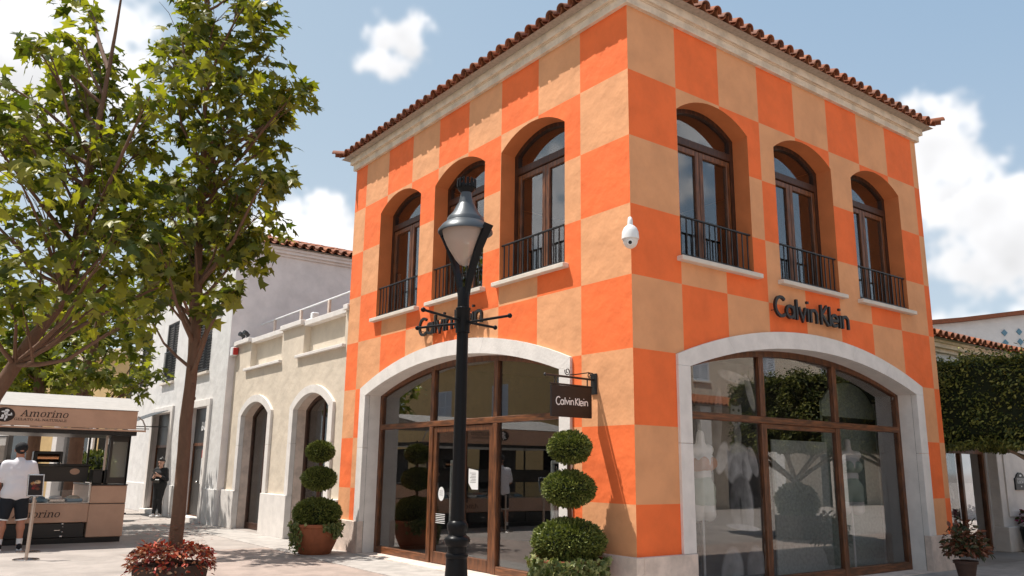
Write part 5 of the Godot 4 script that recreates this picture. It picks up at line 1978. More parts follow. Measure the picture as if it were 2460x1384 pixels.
# ---------------------------------------------------------------- gelato kiosk
func kiosk() -> void:
	var t := thing("ice_cream_kiosk", "brown ice cream kiosk with a cream canvas roof and glass counter", "kiosk", Vector3(-11.6, 0, 5))
	# frame K: u along -z from z=7.6 (far left) to the right, d towards +x
	var K := Transform3D(Basis(Vector3(0, 0, -1), UP, Vector3(1, 0, 0)), Vector3(-10.8, 0, 0))
	var zl := -7.6
	var zr := -2.88
	var ze := -3.51
	var st := mb()
	bx(st, K, zl, zr - 0.02, 0.0, 0.1, -1.9, -0.06)
	put("plinth", st, M.kiosk_black, t)
	st = mb()
	bx(st, K, zl, ze - 0.002, 0.375, 0.715, -0.6, -0.002, 0.01)
	put("front_panel", st, M.kiosk_tan, t)
	for k in 4:
		st = mb()
		var a := ze - 0.03 - 0.9 * (k + 1)
		bx(st, K, a + 0.01, a + 0.89, 0.11, 0.365, -0.55, -0.025, 0.006)
		put("drawer", st, M.kiosk_black, t)
		st = mb()
		bx(st, K, a + 0.40, a + 0.50, 0.235, 0.25, -0.026, -0.008, 0.004)
		put("drawer_handle", st, M.chrome, t)
	for p in [[0.352, 0.02], [0.30, 0.012], [0.21, 0.014], [0.13, 0.025]]:
		st = mb()
		ball(st, K * Vector3(ze - 0.38 - p[1], p[0], -0.012), Vector3(0.008, p[1] * 0.8, p[1] * 1.3), 6, 8)
		put("button", st, M.chrome, t)
	st = mb()
	bx(st, K, ze, zr, 0.10, 0.70, -1.9, 0.0, 0.012)
	put("end_panel", st, M.kiosk_tan, t)
	st = mb()
	bx(st, K, ze, zr, 0.712, 1.04, -1.9, 0.0, 0.012)
	put("end_panel", st, M.kiosk_tan, t)
	st = mb()
	bx(st, K, ze - 0.01, zr + 0.01, 1.04, 1.062, -1.9, 0.012, 0.004)
	bx(st, K, ze, zr, 0.70, 0.712, -1.89, -0.01)
	put("worktop", st, M.kiosk_black, t)
	# glass display
	st = mb()
	bx(st, K, zl, ze - 0.03, 0.715, 0.735, -0.62, 0.004, 0.004)
	bx(st, K, ze - 0.03, ze, 0.72, 1.10, -0.03, 0.006, 0.004)
	bx(st, K, ze - 0.03, ze, 1.08, 1.10, -0.5, -0.03, 0.003)
	put("chrome_trim", st, M.chrome, t)
	st = mb()
	quad(st, K * Vector3(zl, 0.735, -0.008), K * Vector3(ze - 0.03, 0.735, -0.008), K * Vector3(ze - 0.03, 0.96, -0.03), K * Vector3(zl, 0.96, -0.03), K.basis.z)
	quad(st, K * Vector3(zl, 0.96, -0.03), K * Vector3(ze - 0.03, 0.96, -0.03), K * Vector3(ze - 0.03, 1.09, -0.22), K * Vector3(zl, 1.09, -0.22), (K.basis * Vector3(0, 0.8, 0.6)).normalized())
	put("display_glass", st, M.glass, t)
	for k in 9:
		st = mb()
		var a := ze - 0.08 - 0.29 * (k + 1)
		bx(st, K, a, a + 0.27, 0.74, 0.80, -0.55, -0.10, 0.01)
		put("tub", st, M.chrome if k % 2 else M.cup_blue, t)
		st = mb()
		ball(st, K * Vector3(a + 0.135, 0.80, -0.32), Vector3(0.2, 0.055, 0.12), 6, 10)
		put("ice_cream", st, [M.cream_ice, M.white_paint, M.cup_blue, M.cream_ice, M.peach][k % 5], t)
	st = mb()
	bx(st, K, zl, ze, 1.10, 1.39, -0.66, -0.45, 0.006)
	put("back_bar", st, M.kiosk_dark, t)
	st = mb()
	bx(st, K, zl, ze + 0.02, 1.392, 1.43, -0.80, -0.36, 0.006)
	put("shelf", st, M.kiosk_black, t)
	st = mb()
	prism(st, K, ellipse(ze - 0.24, 1.29, 0.085, 0.058), -0.45, -0.44)
	put("round_badge", st, M.kiosk_tan, t)
	st = mb()
	bx(st, K, ze + 0.02, ze + 0.30, 1.062, 1.33, -0.5, -0.1, 0.01)
	put("till", st, M.kiosk_black, t)
	# posts, wind screen
	for p in [[zr - 0.04, -0.05], [ze + 0.20, -0.12], [zr - 0.04, -1.85], [ze + 0.2, -1.85], [zl, -1.85], [zl, -0.1]]:
		st = mb()
		bx(st, K, p[0] - 0.02, p[0] + 0.02, 1.06 if p[1] > -1 and p[0] > -4.0 else 0.1, 2.08, p[1] - 0.02, p[1] + 0.02, 0.004)
		put("post", st, M.brushed if p[0] > -3.5 and p[1] > -0.2 and p[0] < -3.0 else M.kiosk_black, t)
	st = mb()
	var wu0 := ze + 0.25
	var wu1 := zr - 0.02
	bx(st, K, wu0, wu0 + 0.05, 1.08, 1.97, -0.07, -0.03)
	bx(st, K, wu1 - 0.05, wu1, 1.08, 1.97, -0.07, -0.03)
	bx(st, K, wu0 + 0.05, wu1 - 0.05, 1.86, 1.97, -0.07, -0.03)
	bx(st, K, wu0 + 0.05, wu1 - 0.05, 1.08, 1.19, -0.07, -0.03)
	put("screen_frame", st, M.kiosk_dark, t)
	st = mb()
	quad(st, K * Vector3(wu0 + 0.05, 1.19, -0.05), K * Vector3(wu1 - 0.05, 1.19, -0.05), K * Vector3(wu1 - 0.05, 1.86, -0.05), K * Vector3(wu0 + 0.05, 1.86, -0.05), K.basis.z)
	put("screen_pane", st, M.misted, t)
	# roof: header, valance, canvas
	st = mb()
	bx(st, K, zl - 0.1, zr - 0.03, 1.97, 2.06, -1.9, 0.44, 0.006)
	put("header", st, M.kiosk_black, t)
	st = mb()
	bx(st, K, zl - 0.3, -2.77, 2.045, 2.075, 0.40, 0.52, 0.006)
	put("valance_rail", st, M.kiosk_tan, t)
	st = mb()
	bx(st, K, zl - 0.3, -2.945, 2.085, 2.43, 0.48, 0.50, 0.003)
	put("valance", st, M.kiosk_tan, t)
	st = mb()
	for k in 12:
		ball(st, K * Vector3(-3.3 - 0.42 * k, 2.08, 0.505), Vector3(0.008, 0.006, 0.03), 5, 7)
	put("valance_stitch", st, M.canvas, t)
	st = mb()
	var roof := [[0.51, 2.435], [-1.45, 2.80], [-2.3, 2.45]]
	for k in 2:
		var p = roof[k]
		var q = roof[k + 1]
		var n := Vector3(0, absf(p[0] - q[0]), (q[1] - p[1]) * (1.0 if p[0] > q[0] else -1.0)).normalized()
		var nn := (K.basis * Vector3(0, n.y, n.z)).normalized()
		quad(st, K * Vector3(zl - 0.3, p[1], p[0]), K * Vector3(-2.93, p[1], p[0]), K * Vector3(-2.70, q[1], q[0]), K * Vector3(zl - 0.3, q[1], q[0]), nn)
		quad(st, K * Vector3(zl - 0.3, p[1] - 0.015, p[0]), K * Vector3(-2.93, p[1] - 0.015, p[0]), K * Vector3(-2.70, q[1] - 0.015, q[0]), K * Vector3(zl - 0.3, q[1] - 0.015, q[0]), -nn)
	tri(st, K * Vector3(-2.93, 2.435, 0.51), K * Vector3(-2.70, 2.80, -1.45), K * Vector3(-2.93, 2.45, -2.3), K.basis.x, K.basis.x, K.basis.x)
	put("canvas_roof", st, M.canvas, t)
	st = mb()
	tube(st, [K * Vector3(-2.93, 2.33, 0.48), K * Vector3(-2.84, 2.26, 0.49), K * Vector3(-2.79, 2.16, 0.49), K * Vector3(-2.77, 2.04, 0.47)], [0.014, 0.014, 0.014, 0.012], 8)
	put("bracket", st, M.canvas, t)
	# lettering
	letters("valance_lettering", "Amorino", K, -4.885, 2.245, 0.125, 0.501, 0.004, M.script_brown, t, false, true, 0.22, 1.1)
	letters("valance_small_lettering", "GELATO AL NATURALE", K, -4.965, 2.175, 0.042, 0.501, 0.004, M.script_brown, t, false, true, 0.0, 1.30)
	letters("panel_lettering", "Amorino", K, -4.74, 0.475, 0.125, -0.001, 0.004, M.script_brown, t, false, true, 0.22, 1.1)
	st = mb()
	prism(st, K, ellipse(-5.12, 2.265, 0.16, 0.125), 0.5, 0.504)
	put("emblem", st, M.script_brown, t)
	st = mb()
	for e in [[-5.09, 2.335, 0.035, 0.026], [-5.10, 2.285, 0.030, 0.036], [-5.05, 2.262, 0.050, 0.012], [-5.02, 2.28, 0.012, 0.022], [-5.135, 2.315, 0.040, 0.014], [-5.145, 2.235, 0.022, 0.032], [-5.09, 2.225, 0.018, 0.030], [-5.16, 2.20, 0.030, 0.012], [-5.105, 2.185, 0.012, 0.026]]:
		prism(st, K, ellipse(e[0], e[1], e[2], e[3]), 0.504, 0.507)
	put("emblem_figure", st, M.white_paint, t)
	# things standing on the kiosk
	var cm := thing("coffee_machine", "copper and black coffee machine on the kiosk's back shelf", "coffee machine", K * Vector3(-4.22, 1.43, -0.6))
	st = mb()
	tube(st, [K * Vector3(-4.42, 1.54, -0.6), K * Vector3(-4.04, 1.54, -0.6)], [0.085, 0.085], 16)
	put("boiler", st, M.copper, cm)
	st = mb()
	bx(st, K, -4.47, -4.40, 1.43, 1.66, -0.72, -0.48, 0.02)
	bx(st, K, -4.04, -3.98, 1.43, 1.66, -0.72, -0.48, 0.02)
	bx(st, K, -4.42, -4.02, 1.60, 1.66, -0.72, -0.48, 0.02)
	put("case", st, M.kiosk_black, cm)
	st = mb()
	for p in [-4.44, -4.01]:
		bar(st, K * Vector3(p, 1.43, -0.47), K * Vector3(p, 1.46, -0.47), 0.012)
	put("foot", st, M.chrome, cm)
	var bxx := thing("wooden_crate", "small brown box left of the coffee machine on the kiosk shelf", "box", K * Vector3(-4.62, 1.43, -0.6))
	st = mb()
	bx(st, K, -4.78, -4.52, 1.43, 1.49, -0.7, -0.5, 0.006)
	put("crate", st, M.kiosk_tan, bxx)
	var bs := thing("blade_sign", "black square hanging sign with a white emblem seen through the kiosk", "sign", Vector3(-17.9, 2.2, 1.9))
	st = mb()
	box(st, Vector3(-17.9, 2.02, 1.9), Vector3(0.05, 0.42, 0.62), 0.01, 0.2)
	put("board", st, M.kiosk_dark, bs)
	st = mb()
	box(st, Vector3(-17.865, 2.05, 1.9), Vector3(0.02, 0.2, 0.18), 0.004, 0.2)
	put("emblem", st, M.white_paint, bs)
	st = mb()
	bar(st, Vector3(-17.95, 0, 2.25), Vector3(-17.95, 2.4, 2.25), 0.03)
	bar(st, Vector3(-17.95, 2.3, 2.25), Vector3(-17.9, 2.3, 1.6), 0.015)
	put("post", st, M.iron, bs)
	var bush := thing("potted_bush", "green bush in a dark pot beyond the kiosk's right opening", "plant pot", Vector3(-17.4, 0, 2.3), "", false)
	st = mb()
	lathe(st, [Vector2(0, 0), Vector2(0.25, 0), Vector2(0.33, 0.6), Vector2(0, 0.6)], 20, Vector3.ZERO)
	put("pot", st, M.kiosk_dark, bush)
	foliage_ball("foliage_ball", Vector3(0, 1.15, 0), Vector3(0.5, 0.6, 0.5), 1300, 0.11, bush)


func ellipse(cx: float, cy: float, rx: float, ry: float) -> PackedVector2Array:
	var p := PackedVector2Array()
	for k in 24:
		p.append(Vector2(cx + rx * cos(TAU * k / 24), cy + ry * sin(TAU * k / 24)))
	return p


# ---------------------------------------------------------------- people
# a hand: palm and five fingers; local x along the palm towards the fingers, y out of the back, z to the thumb side
func hand_bones(T: Transform3D, curl: float) -> Array:
	var bones := []
	var V := func(x: float, y: float, z: float) -> Vector3:
		return T * Vector3(x, y, z)
	for z in [-0.026, -0.009, 0.009, 0.026]:
		bones.append([V.call(0.0, 0, z * 0.7), V.call(0.085, 0.002, z), 0.014, 0.012])
	var lens := [0.058, 0.076, 0.082, 0.073]
	var k := 0
	for z in [-0.028, -0.0095, 0.0095, 0.0285]:
		var p: Vector3 = V.call(0.085, 0.002, z)
		var a := -curl * 0.5
		var l: float = lens[k]
		for j in 3:
			var seg: float = l * [0.46, 0.31, 0.26][j]
			var q: Vector3 = p + T.basis * Vector3(cos(a), sin(a), 0) * seg
			bones.append([p, q, 0.0095 - 0.001 * j, 0.0085 - 0.001 * j])
			p = q
			a -= curl * 0.75
		k += 1
	var b: Vector3 = V.call(0.015, -0.006, 0.024)
	var c: Vector3 = V.call(0.045, -0.016, 0.050)
	var d: Vector3 = V.call(0.080, -0.026 - 0.012 * curl, 0.052)
	bones.append([b, c, 0.014, 0.0105])
	bones.append([c, d, 0.0105, 0.0085])
	return bones


func look_hand(at: Vector3, fingers: Vector3, back: Vector3, right: bool) -> Transform3D:
	var x := fingers.normalized()
	var y := (back - x * back.dot(x)).normalized()
	var z := x.cross(y) * (1.0 if right else -1.0)
	return Transform3D(Basis(x, y, z), at)


# a head about 0.23 m tall whose chin-to-crown axis is up, looking along f
func head_bones(c: Vector3, f: Vector3, s: float) -> Array:
	var r := f.cross(UP).normalized()
	return [
		[c + UP * 0.035 * s - f * 0.022 * s, c + UP * 0.03 * s + f * 0.02 * s, 0.086 * s, 0.078 * s],
		[c - UP * 0.03 * s + f * 0.025 * s, c - UP * 0.075 * s + f * 0.045 * s, 0.058 * s, 0.036 * s],
		[c + f * 0.085 * s + UP * 0.01 * s, c + f * 0.108 * s - UP * 0.022 * s, 0.008 * s, 0.014 * s],
		[c + r * 0.080 * s + UP * 0.01 * s - f * 0.005 * s, c + r * 0.084 * s - UP * 0.022 * s, 0.016 * s, 0.010 * s],
		[c - r * 0.080 * s + UP * 0.01 * s - f * 0.005 * s, c - r * 0.084 * s - UP * 0.022 * s, 0.016 * s, 0.010 * s],
		[c + f * 0.082 * s + r * 0.022 * s - UP * 0.052 * s, c + f * 0.082 * s - r * 0.022 * s - UP * 0.052 * s, 0.009 * s, 0.009 * s],
	]


func people() -> void:
	man()
	woman()


func man() -> void:
	# seen from behind at the counter; local -z is the way he faces
	var t := thing("person", "man in a white shirt and black cap seen from behind at the kiosk", "person", Vector3(-9.98, 0, 4.82), "", false)
	t.rotation.y = PI / 2 + 0.06
	var V := func(x: float, y: float, z: float) -> Vector3:
		return Vector3(x, y, z)
	var head: Vector3 = V.call(0.0, 1.655, -0.045)
	var legs := []
	var feet := []
	for s in [-1.0, 1.0]:
		var hip: Vector3 = V.call(0.095 * s, 0.93, 0)
		var knee: Vector3 = V.call(0.135 * s, 0.50, -0.015)
		var ank: Vector3 = V.call(0.15 * s, 0.085, 0.035)
		legs.append([hip, knee, 0.098, 0.060])
		legs.append([knee, knee.lerp(ank, 0.30) + Vector3(0, 0, 0.022), 0.056, 0.062])
		legs.append([knee.lerp(ank, 0.30) + Vector3(0, 0, 0.022), ank, 0.060, 0.037])
		legs.append([ank, ank + Vector3(0.025 * s, -0.045, -0.13), 0.04, 0.034])
		feet.append([ank + Vector3(0, -0.045, 0.035), ank + Vector3(0.035 * s, -0.052, -0.165), 0.042, 0.036])
	var sh := [V.call(-0.192, 1.395, 0.0), V.call(0.192, 1.395, 0.0)]
	var el := [V.call(-0.275, 1.13, -0.02), V.call(0.275, 1.12, -0.01)]
	var wr := [V.call(-0.20, 0.99, -0.24), V.call(0.215, 0.95, -0.20)]
	var bones := [
		[V.call(-0.075, 0.95, 0.0), V.call(0.075, 0.95, 0.0), 0.125, 0.125],
		[V.call(0, 0.98, 0), V.call(0, 1.20, 0.0), 0.125, 0.125],
		[V.call(-0.085, 1.28, 0.0), V.call(0.085, 1.28, 0.0), 0.112, 0.112],
		[V.call(-0.13, 1.40, 0.0), V.call(0.13, 1.40, 0.0), 0.072, 0.072],
		[V.call(0, 1.42, 0.0), V.call(0, 1.57, -0.03), 0.070, 0.060],
	]
	bones.append_array(legs)
	for k in 2:
		bones.append([sh[k], el[k], 0.062, 0.046])
		bones.append([el[k], wr[k], 0.046, 0.029])
	bones.append([head + Vector3(0, 0.0, 0), head + Vector3(0, 0.01, 0), 0.075, 0.075])
	var st := mb()
	body(st, bones, 0.016, 0.035)
	body(st, head_bones(head, Vector3(0, -0.05, -1).normalized(), 1.02), 0.007, 0.018)
	for k in 2:
		body(st, hand_bones(look_hand(wr[k] + (wr[k] - el[k]).normalized() * 0.01, wr[k] - el[k], Vector3(-1 if k == 0 else 1, 0.3, 0), k == 1), 0.5), 0.0045, 0.007)
	put("body", st, M.skin, t)
	# T shirt
	st = mb()
	var shirt := [
		[V.call(-0.09, 0.93, 0.01), V.call(0.09, 0.93, 0.01), 0.140, 0.140],
		[V.call(-0.03, 1.0, 0.005), V.call(0.03, 1.0, 0.005), 0.172, 0.172],
		[V.call(-0.05, 1.15, 0.0), V.call(0.05, 1.15, 0.0), 0.158, 0.158],
		[V.call(-0.10, 1.29, 0.0), V.call(0.10, 1.29, 0.0), 0.138, 0.138],
		[V.call(-0.12, 1.385, 0.0), V.call(0.12, 1.385, 0.0), 0.098, 0.098],
		[V.call(0, 1.45, 0.0), V.call(0, 1.475, -0.008), 0.085, 0.078],
	]
	for k in 2:
		shirt.append([sh[k] + Vector3(0, 0.005, 0), sh[k].lerp(el[k], 0.80), 0.085, 0.082])
	body(st, shirt, 0.014, 0.04)
	put("shirt", st, M.shirt, t)
	st = mb()
	var sho := [[V.call(-0.075, 0.92, 0.0), V.call(0.075, 0.92, 0.0), 0.138, 0.138]]
	for s in [-1.0, 1.0]:
		sho.append([V.call(0.095 * s, 0.86, 0), V.call(0.135 * s, 0.56, -0.01), 0.118, 0.098])
	body(st, sho, 0.014, 0.03)
	put("shorts", st, M.shorts, t)
	for s in [-1.0, 1.0]:
		st = mb()
		tube(st, [V.call(0.140 * s, 0.490, -0.012), V.call(0.137 * s, 0.512, -0.012)], [0.092, 0.094], 18)
		put("hem", st, M.white_paint, t)
		st = mb()
		tube(st, [V.call(0.15 * s, 0.09, 0.035), V.call(0.1485 * s, 0.19, 0.037)], [0.046, 0.050], 14)
		put("sock", st, M.white_paint, t)
	for k in 2:
		st = mb()
		body(st, [feet[k], [feet[k][0] + Vector3(0, 0.03, 0), feet[k][0].lerp(feet[k][1], 0.4) + Vector3(0, 0.02, 0), 0.042, 0.038]], 0.009, 0.02)
		var shoe := put("shoe", st, M.cloth_black, t)
		st = mb()
		tube(st, [feet[k][0] + Vector3(0, -0.036, 0.03), feet[k][1] + Vector3(0, -0.026, -0.03)], [0.044, 0.038], 12)
		tube(st, [feet[k][0] + Vector3(-0.042, 0.012, -0.02), feet[k][0] + Vector3(0.0, 0.05, -0.03), feet[k][0] + Vector3(0.042, 0.012, -0.02)], [0.009, 0.009, 0.009], 6)
		put("sole", st, M.white_paint, shoe)
	# cap: dome, peak in front, strap opening behind
	st = mb()
	body(st, [[head + Vector3(0, 0.040, 0.024), head + Vector3(0, 0.042, -0.022), 0.099, 0.092], [head + Vector3(0, 0.0, 0.05), head + Vector3(0, 0.02, 0.03), 0.070, 0.085]], 0.010, 0.02)
	var cap := put("cap", st, M.cloth_black, t)
	st = mb()
	var F := Transform3D(Basis(Vector3(1, 0, 0), Vector3(0, -0.15, -1).normalized(), Vector3(0, 1, -0.15).normalized()), head + Vector3(0, 0.035, -0.08))
	prism(st, F, PackedVector2Array([Vector2(-0.075, 0), Vector2(0.075, 0), Vector2(0.07, 0.05), Vector2(0.035, 0.085), Vector2(-0.035, 0.085), Vector2(-0.07, 0.05)]), -0.003, 0.003)
	put("peak", st, M.cloth_black, cap)
	st = mb()
	ball(st, head + Vector3(0, -0.012, 0.118), Vector3(0.030, 0.013, 0.008), 8, 12)
	put("strap_gap", st, M.skin, cap)


func woman() -> void:
	var t := thing("person", "woman in black leaning in a doorway looking at her phone", "person", Vector3(-18.15, 0, 0.45), "", false)
	# she faces the street towards the camera and a little down
	t.rotation.y = PI + 0.75
	var head := Vector3(0.0, 1.485, -0.03)
	var f := Vector3(0.1, -0.42, -1).normalized()
	var bones := []
	var hips := [Vector3(-0.08, 0.86, 0), Vector3(0.08, 0.86, 0)]
	var knees := [Vector3(-0.055, 0.47, -0.03), Vector3(0.06, 0.47, -0.035)]
	var ank := [Vector3(-0.075, 0.07, 0.02), Vector3(0.085, 0.07, -0.03)]
	for k in 2:
		bones.append([hips[k], knees[k], 0.092, 0.055])
		bones.append([knees[k], knees[k].lerp(ank[k], 0.3) + Vector3(0, 0, 0.015), 0.052, 0.053])
		bones.append([knees[k].lerp(ank[k], 0.3) + Vector3(0, 0, 0.015), ank[k], 0.052, 0.034])
		bones.append([ank[k], ank[k] + Vector3(0, -0.035, -0.12), 0.036, 0.03])
	bones.append([Vector3(-0.06, 0.88, 0), Vector3(0.06, 0.88, 0), 0.115, 0.115])
	bones.append([Vector3(0, 0.95, 0), Vector3(0, 1.10, 0.0), 0.105, 0.10])
	bones.append([Vector3(-0.06, 1.18, -0.01), Vector3(0.06, 1.18, -0.01), 0.105, 0.105])
	bones.append([Vector3(-0.11, 1.29, 0), Vector3(0.11, 1.29, 0), 0.062, 0.062])
	bones.append([Vector3(0, 1.3, 0), head + Vector3(0, -0.06, 0), 0.048, 0.042])
	var sh := [Vector3(-0.16, 1.28, 0), Vector3(0.16, 1.28, 0)]
	var el := [Vector3(-0.215, 1.03, -0.03), Vector3(0.215, 1.03, -0.04)]
	var wr := [Vector3(-0.07, 1.14, -0.235), Vector3(0.06, 1.10, -0.245)]
	for k in 2:
		bones.append([sh[k], el[k], 0.047, 0.037])
		bones.append([el[k], wr[k], 0.037, 0.024])
	bones.append([head, head + Vector3(0, 0.01, 0), 0.07, 0.07])
	var st := mb()
	body(st, bones, 0.016, 0.03)
	body(st, head_bones(head, f, 0.94), 0.007, 0.016)
	body(st, hand_bones(look_hand(wr[0], Vector3(0.5, 0.45, -0.5), Vector3(-0.6, 0.1, -0.6), false), 1.1), 0.0045, 0.006)
	body(st, hand_bones(look_hand(wr[1], Vector3(-0.5, 0.45, -0.5), Vector3(0.6, 0.1, -0.6), true), 1.1), 0.0045, 0.006)
	put("body", st, M.pale_skin, t)
	st = mb()
	var jacket := [[Vector3(-0.07, 0.90, 0), Vector3(0.07, 0.90, 0), 0.128, 0.128], [Vector3(-0.02, 1.02, 0), Vector3(0.02, 1.02, 0), 0.122, 0.122], [Vector3(-0.07, 1.18, -0.01), Vector3(0.07, 1.18, -0.01), 0.116, 0.116], [Vector3(-0.12, 1.285, 0), Vector3(0.12, 1.285, 0), 0.074, 0.074]]
	for k in 2:
		jacket.append([sh[k], el[k], 0.060, 0.052])
		jacket.append([el[k], el[k].lerp(wr[k], 0.55), 0.052, 0.044])
	body(st, jacket, 0.014, 0.03)
	put("jacket", st, M.cloth_black, t)
	st = mb()
	var tr := [[Vector3(-0.06, 0.87, 0), Vector3(0.06, 0.87, 0), 0.124, 0.124]]
	for k in 2:
		tr.append([hips[k], knees[k], 0.102, 0.066])
		tr.append([knees[k], ank[k] + Vector3(0, 0.05, 0), 0.066, 0.05])
	body(st, tr, 0.014, 0.03)
	put("trousers", st, M.cloth_black, t)
	for k in 2:
		st = mb()
		body(st, [[ank[k] + Vector3(0, -0.028, 0.03), ank[k] + Vector3(0, -0.035, -0.14), 0.042, 0.034], [ank[k] + Vector3(0, 0.0, 0.02), ank[k] + Vector3(0, 0.0, -0.03), 0.04, 0.036]], 0.010, 0.02)
		put("shoe", st, M.white_paint, t)
	st = mb()
	body(st, [[head + Vector3(0, 0.045, 0.03), head + Vector3(0, 0.065, -0.01), 0.086, 0.078], [head + Vector3(0, 0.0, 0.055), head + Vector3(0, -0.03, 0.06), 0.06, 0.04], [head + Vector3(0, 0.13, 0.03), head + Vector3(0, 0.14, 0.03), 0.035, 0.03]], 0.009, 0.02)
	put("hair", st, M.hair, t)
	st = mb()
	for s in [-1.0, 1.0]:
		var r := f.cross(UP).normalized()
		ball(st, head + f * 0.078 + r * 0.031 * s + Vector3(0, 0.012, 0), Vector3(0.011, 0.006, 0.006), 5, 8)
	put("eyes", st, M.hair, t)
	var ph := thing("phone", "black phone held up by the woman in the doorway", "phone", t.transform * Vector3(0.0, 1.20, -0.32), "", false)
	ph.rotation.y = t.rotation.y
	st = mb()
	var P := Transform3D(Basis(Vector3(1, 0, 0), Vector3(0, 0.8, -0.6), Vector3(0, 0.6, 0.8)), Vector3.ZERO)
	bx(st, P, -0.038, 0.038, -0.075, 0.075, -0.004, 0.004, 0.003)
	put("case", st, M.lens, ph)
	var bag := thing("waist_bag", "small dark waist bag worn by the woman in the doorway", "bag", t.transform * Vector3(0.02, 0.98, -0.14), "", false)
	bag.rotation.y = t.rotation.y
	st = mb()
	box(st, Vector3.ZERO, Vector3(0.18, 0.10, 0.06), 0.02)
	put("pouch", st, M.kiosk_dark, bag)
	st = mb()
	for x in [-0.06, 0.0, 0.05]:
		ball(st, Vector3(x, 0.01, -0.034), Vector3(0.012, 0.008, 0.005), 5, 8)
	put("clasp", st, M.chrome, bag)


# ---------------------------------------------------------------- small things in the street
func small_things() -> void:
	# menu stand
	var at := Vector3(-8.233, 0, 4.75)
	var t := thing("menu_stand", "chrome stand holding a framed dessert poster in front of the kiosk", "poster stand", at, "", false)
	t.rotation.y = 0.14
	var st := mb()
	lathe(st, [Vector2(0, 0), Vector2(0.185, 0.0), Vector2(0.185, 0.012), Vector2(0.17, 0.02), Vector2(0.04, 0.035), Vector2(0.0, 0.035)], 32, Vector3.ZERO)
	put("base", st, M.chrome, t)
	st = mb()
	bar(st, Vector3(0, 0.03, 0), Vector3(0.0, 0.93, 0), 0.024, 16)
	put("pole", st, M.brushed, t)
	st = mb()
	lathe(st, [Vector2(0, 0.92), Vector2(0.05, 0.925), Vector2(0.05, 0.94), Vector2(0, 0.95)], 20, Vector3.ZERO)
	put("clamp", st, M.chrome, t)
	var F := Transform3D(Basis(Vector3(0, 0, -1), Vector3(-0.17, 0.985, 0).normalized(), Vector3(0.985, 0.17, 0).normalized()), Vector3(0, 0.94, 0))
	st = mb()
	bx(st, F, -0.115, -0.098, 0, 0.335, -0.008, 0.012, 0.003)
	bx(st, F, 0.098, 0.115, 0, 0.335, -0.008, 0.012, 0.003)
	bx(st, F, -0.098, 0.098, 0, 0.017, -0.008, 0.012, 0.003)
	bx(st, F, -0.098, 0.098, 0.318, 0.335, -0.008, 0.012, 0.003)
	bx(st, F, -0.1, 0.1, 0.01, 0.325, -0.008, 0.0)
	put("frame", st, M.chrome, t)
	st = mb()
	uvquad(st, F * Vector3(-0.098, 0.318, 0.003), F * Vector3(0.098, 0.318, 0.003), F * Vector3(0.098, 0.017, 0.003), F * Vector3(-0.098, 0.017, 0.003), F.basis.z)
	var pm := mat("dessert_print", Color.WHITE, 0.3)
	pm.albedo_texture = tex(dessert_print())
	put("poster", st, pm, t)
	var q := thing("stanchion", "second round chrome stanchion behind the poster stand", "stanchion", Vector3(-9.45, 0, 4.58), "", false)
	st = mb()
	lathe(st, [Vector2(0, 0), Vector2(0.18, 0.0), Vector2(0.18, 0.012), Vector2(0.165, 0.02), Vector2(0.0, 0.035)], 28, Vector3.ZERO)
	put("base", st, M.chrome, q)
	st = mb()
	bar(st, Vector3(0, 0.03, 0), Vector3(0, 0.80, 0), 0.02, 14)
	ball(st, Vector3(0, 0.82, 0), Vector3(0.03, 0.02, 0.03), 8, 12)
	put("pole", st, M.brushed, q)
	# hanging sign on its iron bracket, at right angles to the sunlit wall
	var x := -0.648
	var hs := thing("bracket_sign", "dark hanging sign with white lettering on a scrolled iron bracket", "sign", Vector3(x, 2.5, 0))
	st = mb()
	bx(st, FA, 0.60, 0.70, 2.33, 2.58, 0.0, 0.022, 0.004)
	put("wall_plate", st, M.iron, hs)
	st = mb()
	bar(st, Vector3(x, 2.505, 0.02), Vector3(x, 2.515, 0.762), 0.013, 10)
	ball(st, Vector3(x, 2.515, 0.765), Vector3.ONE * 0.02, 8, 10)
	bar(st, Vector3(x, 2.505, 0.12), Vector3(x, 2.42, 0.12), 0.008)
	bar(st, Vector3(x, 2.51, 0.62), Vector3(x, 2.42, 0.62), 0.008)
	bar(st, Vector3(x, 2.415, 0.05), Vector3(x, 2.42, 0.69), 0.011)
	put("arm", st, M.iron, hs)
	for s in [[0.43, 2.575, 0.042, 1.0, PI * 0.9], [0.085, 2.555, 0.030, -1.0, 0.0]]:
		st = mb()
		var pts := []
		for k in 26:
			var f := k / 25.0
			var a: float = s[4] + s[3] * f * TAU * 1.35
			var r: float = s[2] * (1.0 - 0.72 * f)
			pts.append(Vector3(x, s[1] + sin(a) * r * 1.15, s[0] - cos(a) * r))
		tube(st, pts, [0.006], 6)
		put("scroll", st, M.iron, hs)
	st = mb()
	tube(st, [Vector3(x, 2.535, 0.40), Vector3(x, 2.555, 0.26), Vector3(x, 2.585, 0.10), Vector3(x, 2.58, 0.03)], [0.007, 0.007, 0.007, 0.007], 6)
	put("scroll", st, M.iron, hs)
	st = mb()
	var S := Transform3D(Basis(Vector3(0, 0, -1), UP, Vector3(1, 0, 0)), Vector3(x, 0, 0))
	bx(st, S, -0.683, -0.060, 2.045, 2.405, -0.014, 0.014, 0.004)
	put("board", st, M.sign_brown, hs)
	for d in [[1.0, S], [-1.0, Transform3D(Basis(Vector3(0, 0, 1), UP, Vector3(-1, 0, 0)), Vector3(x, 0, 0))]]:
		var G: Transform3D = d[1]
		brand(G, -0.615 if d[0] > 0 else 0.13, 2.185, 0.082, 0.49, 0.0125, 0.0142, 0.0165, M.white_paint, hs)
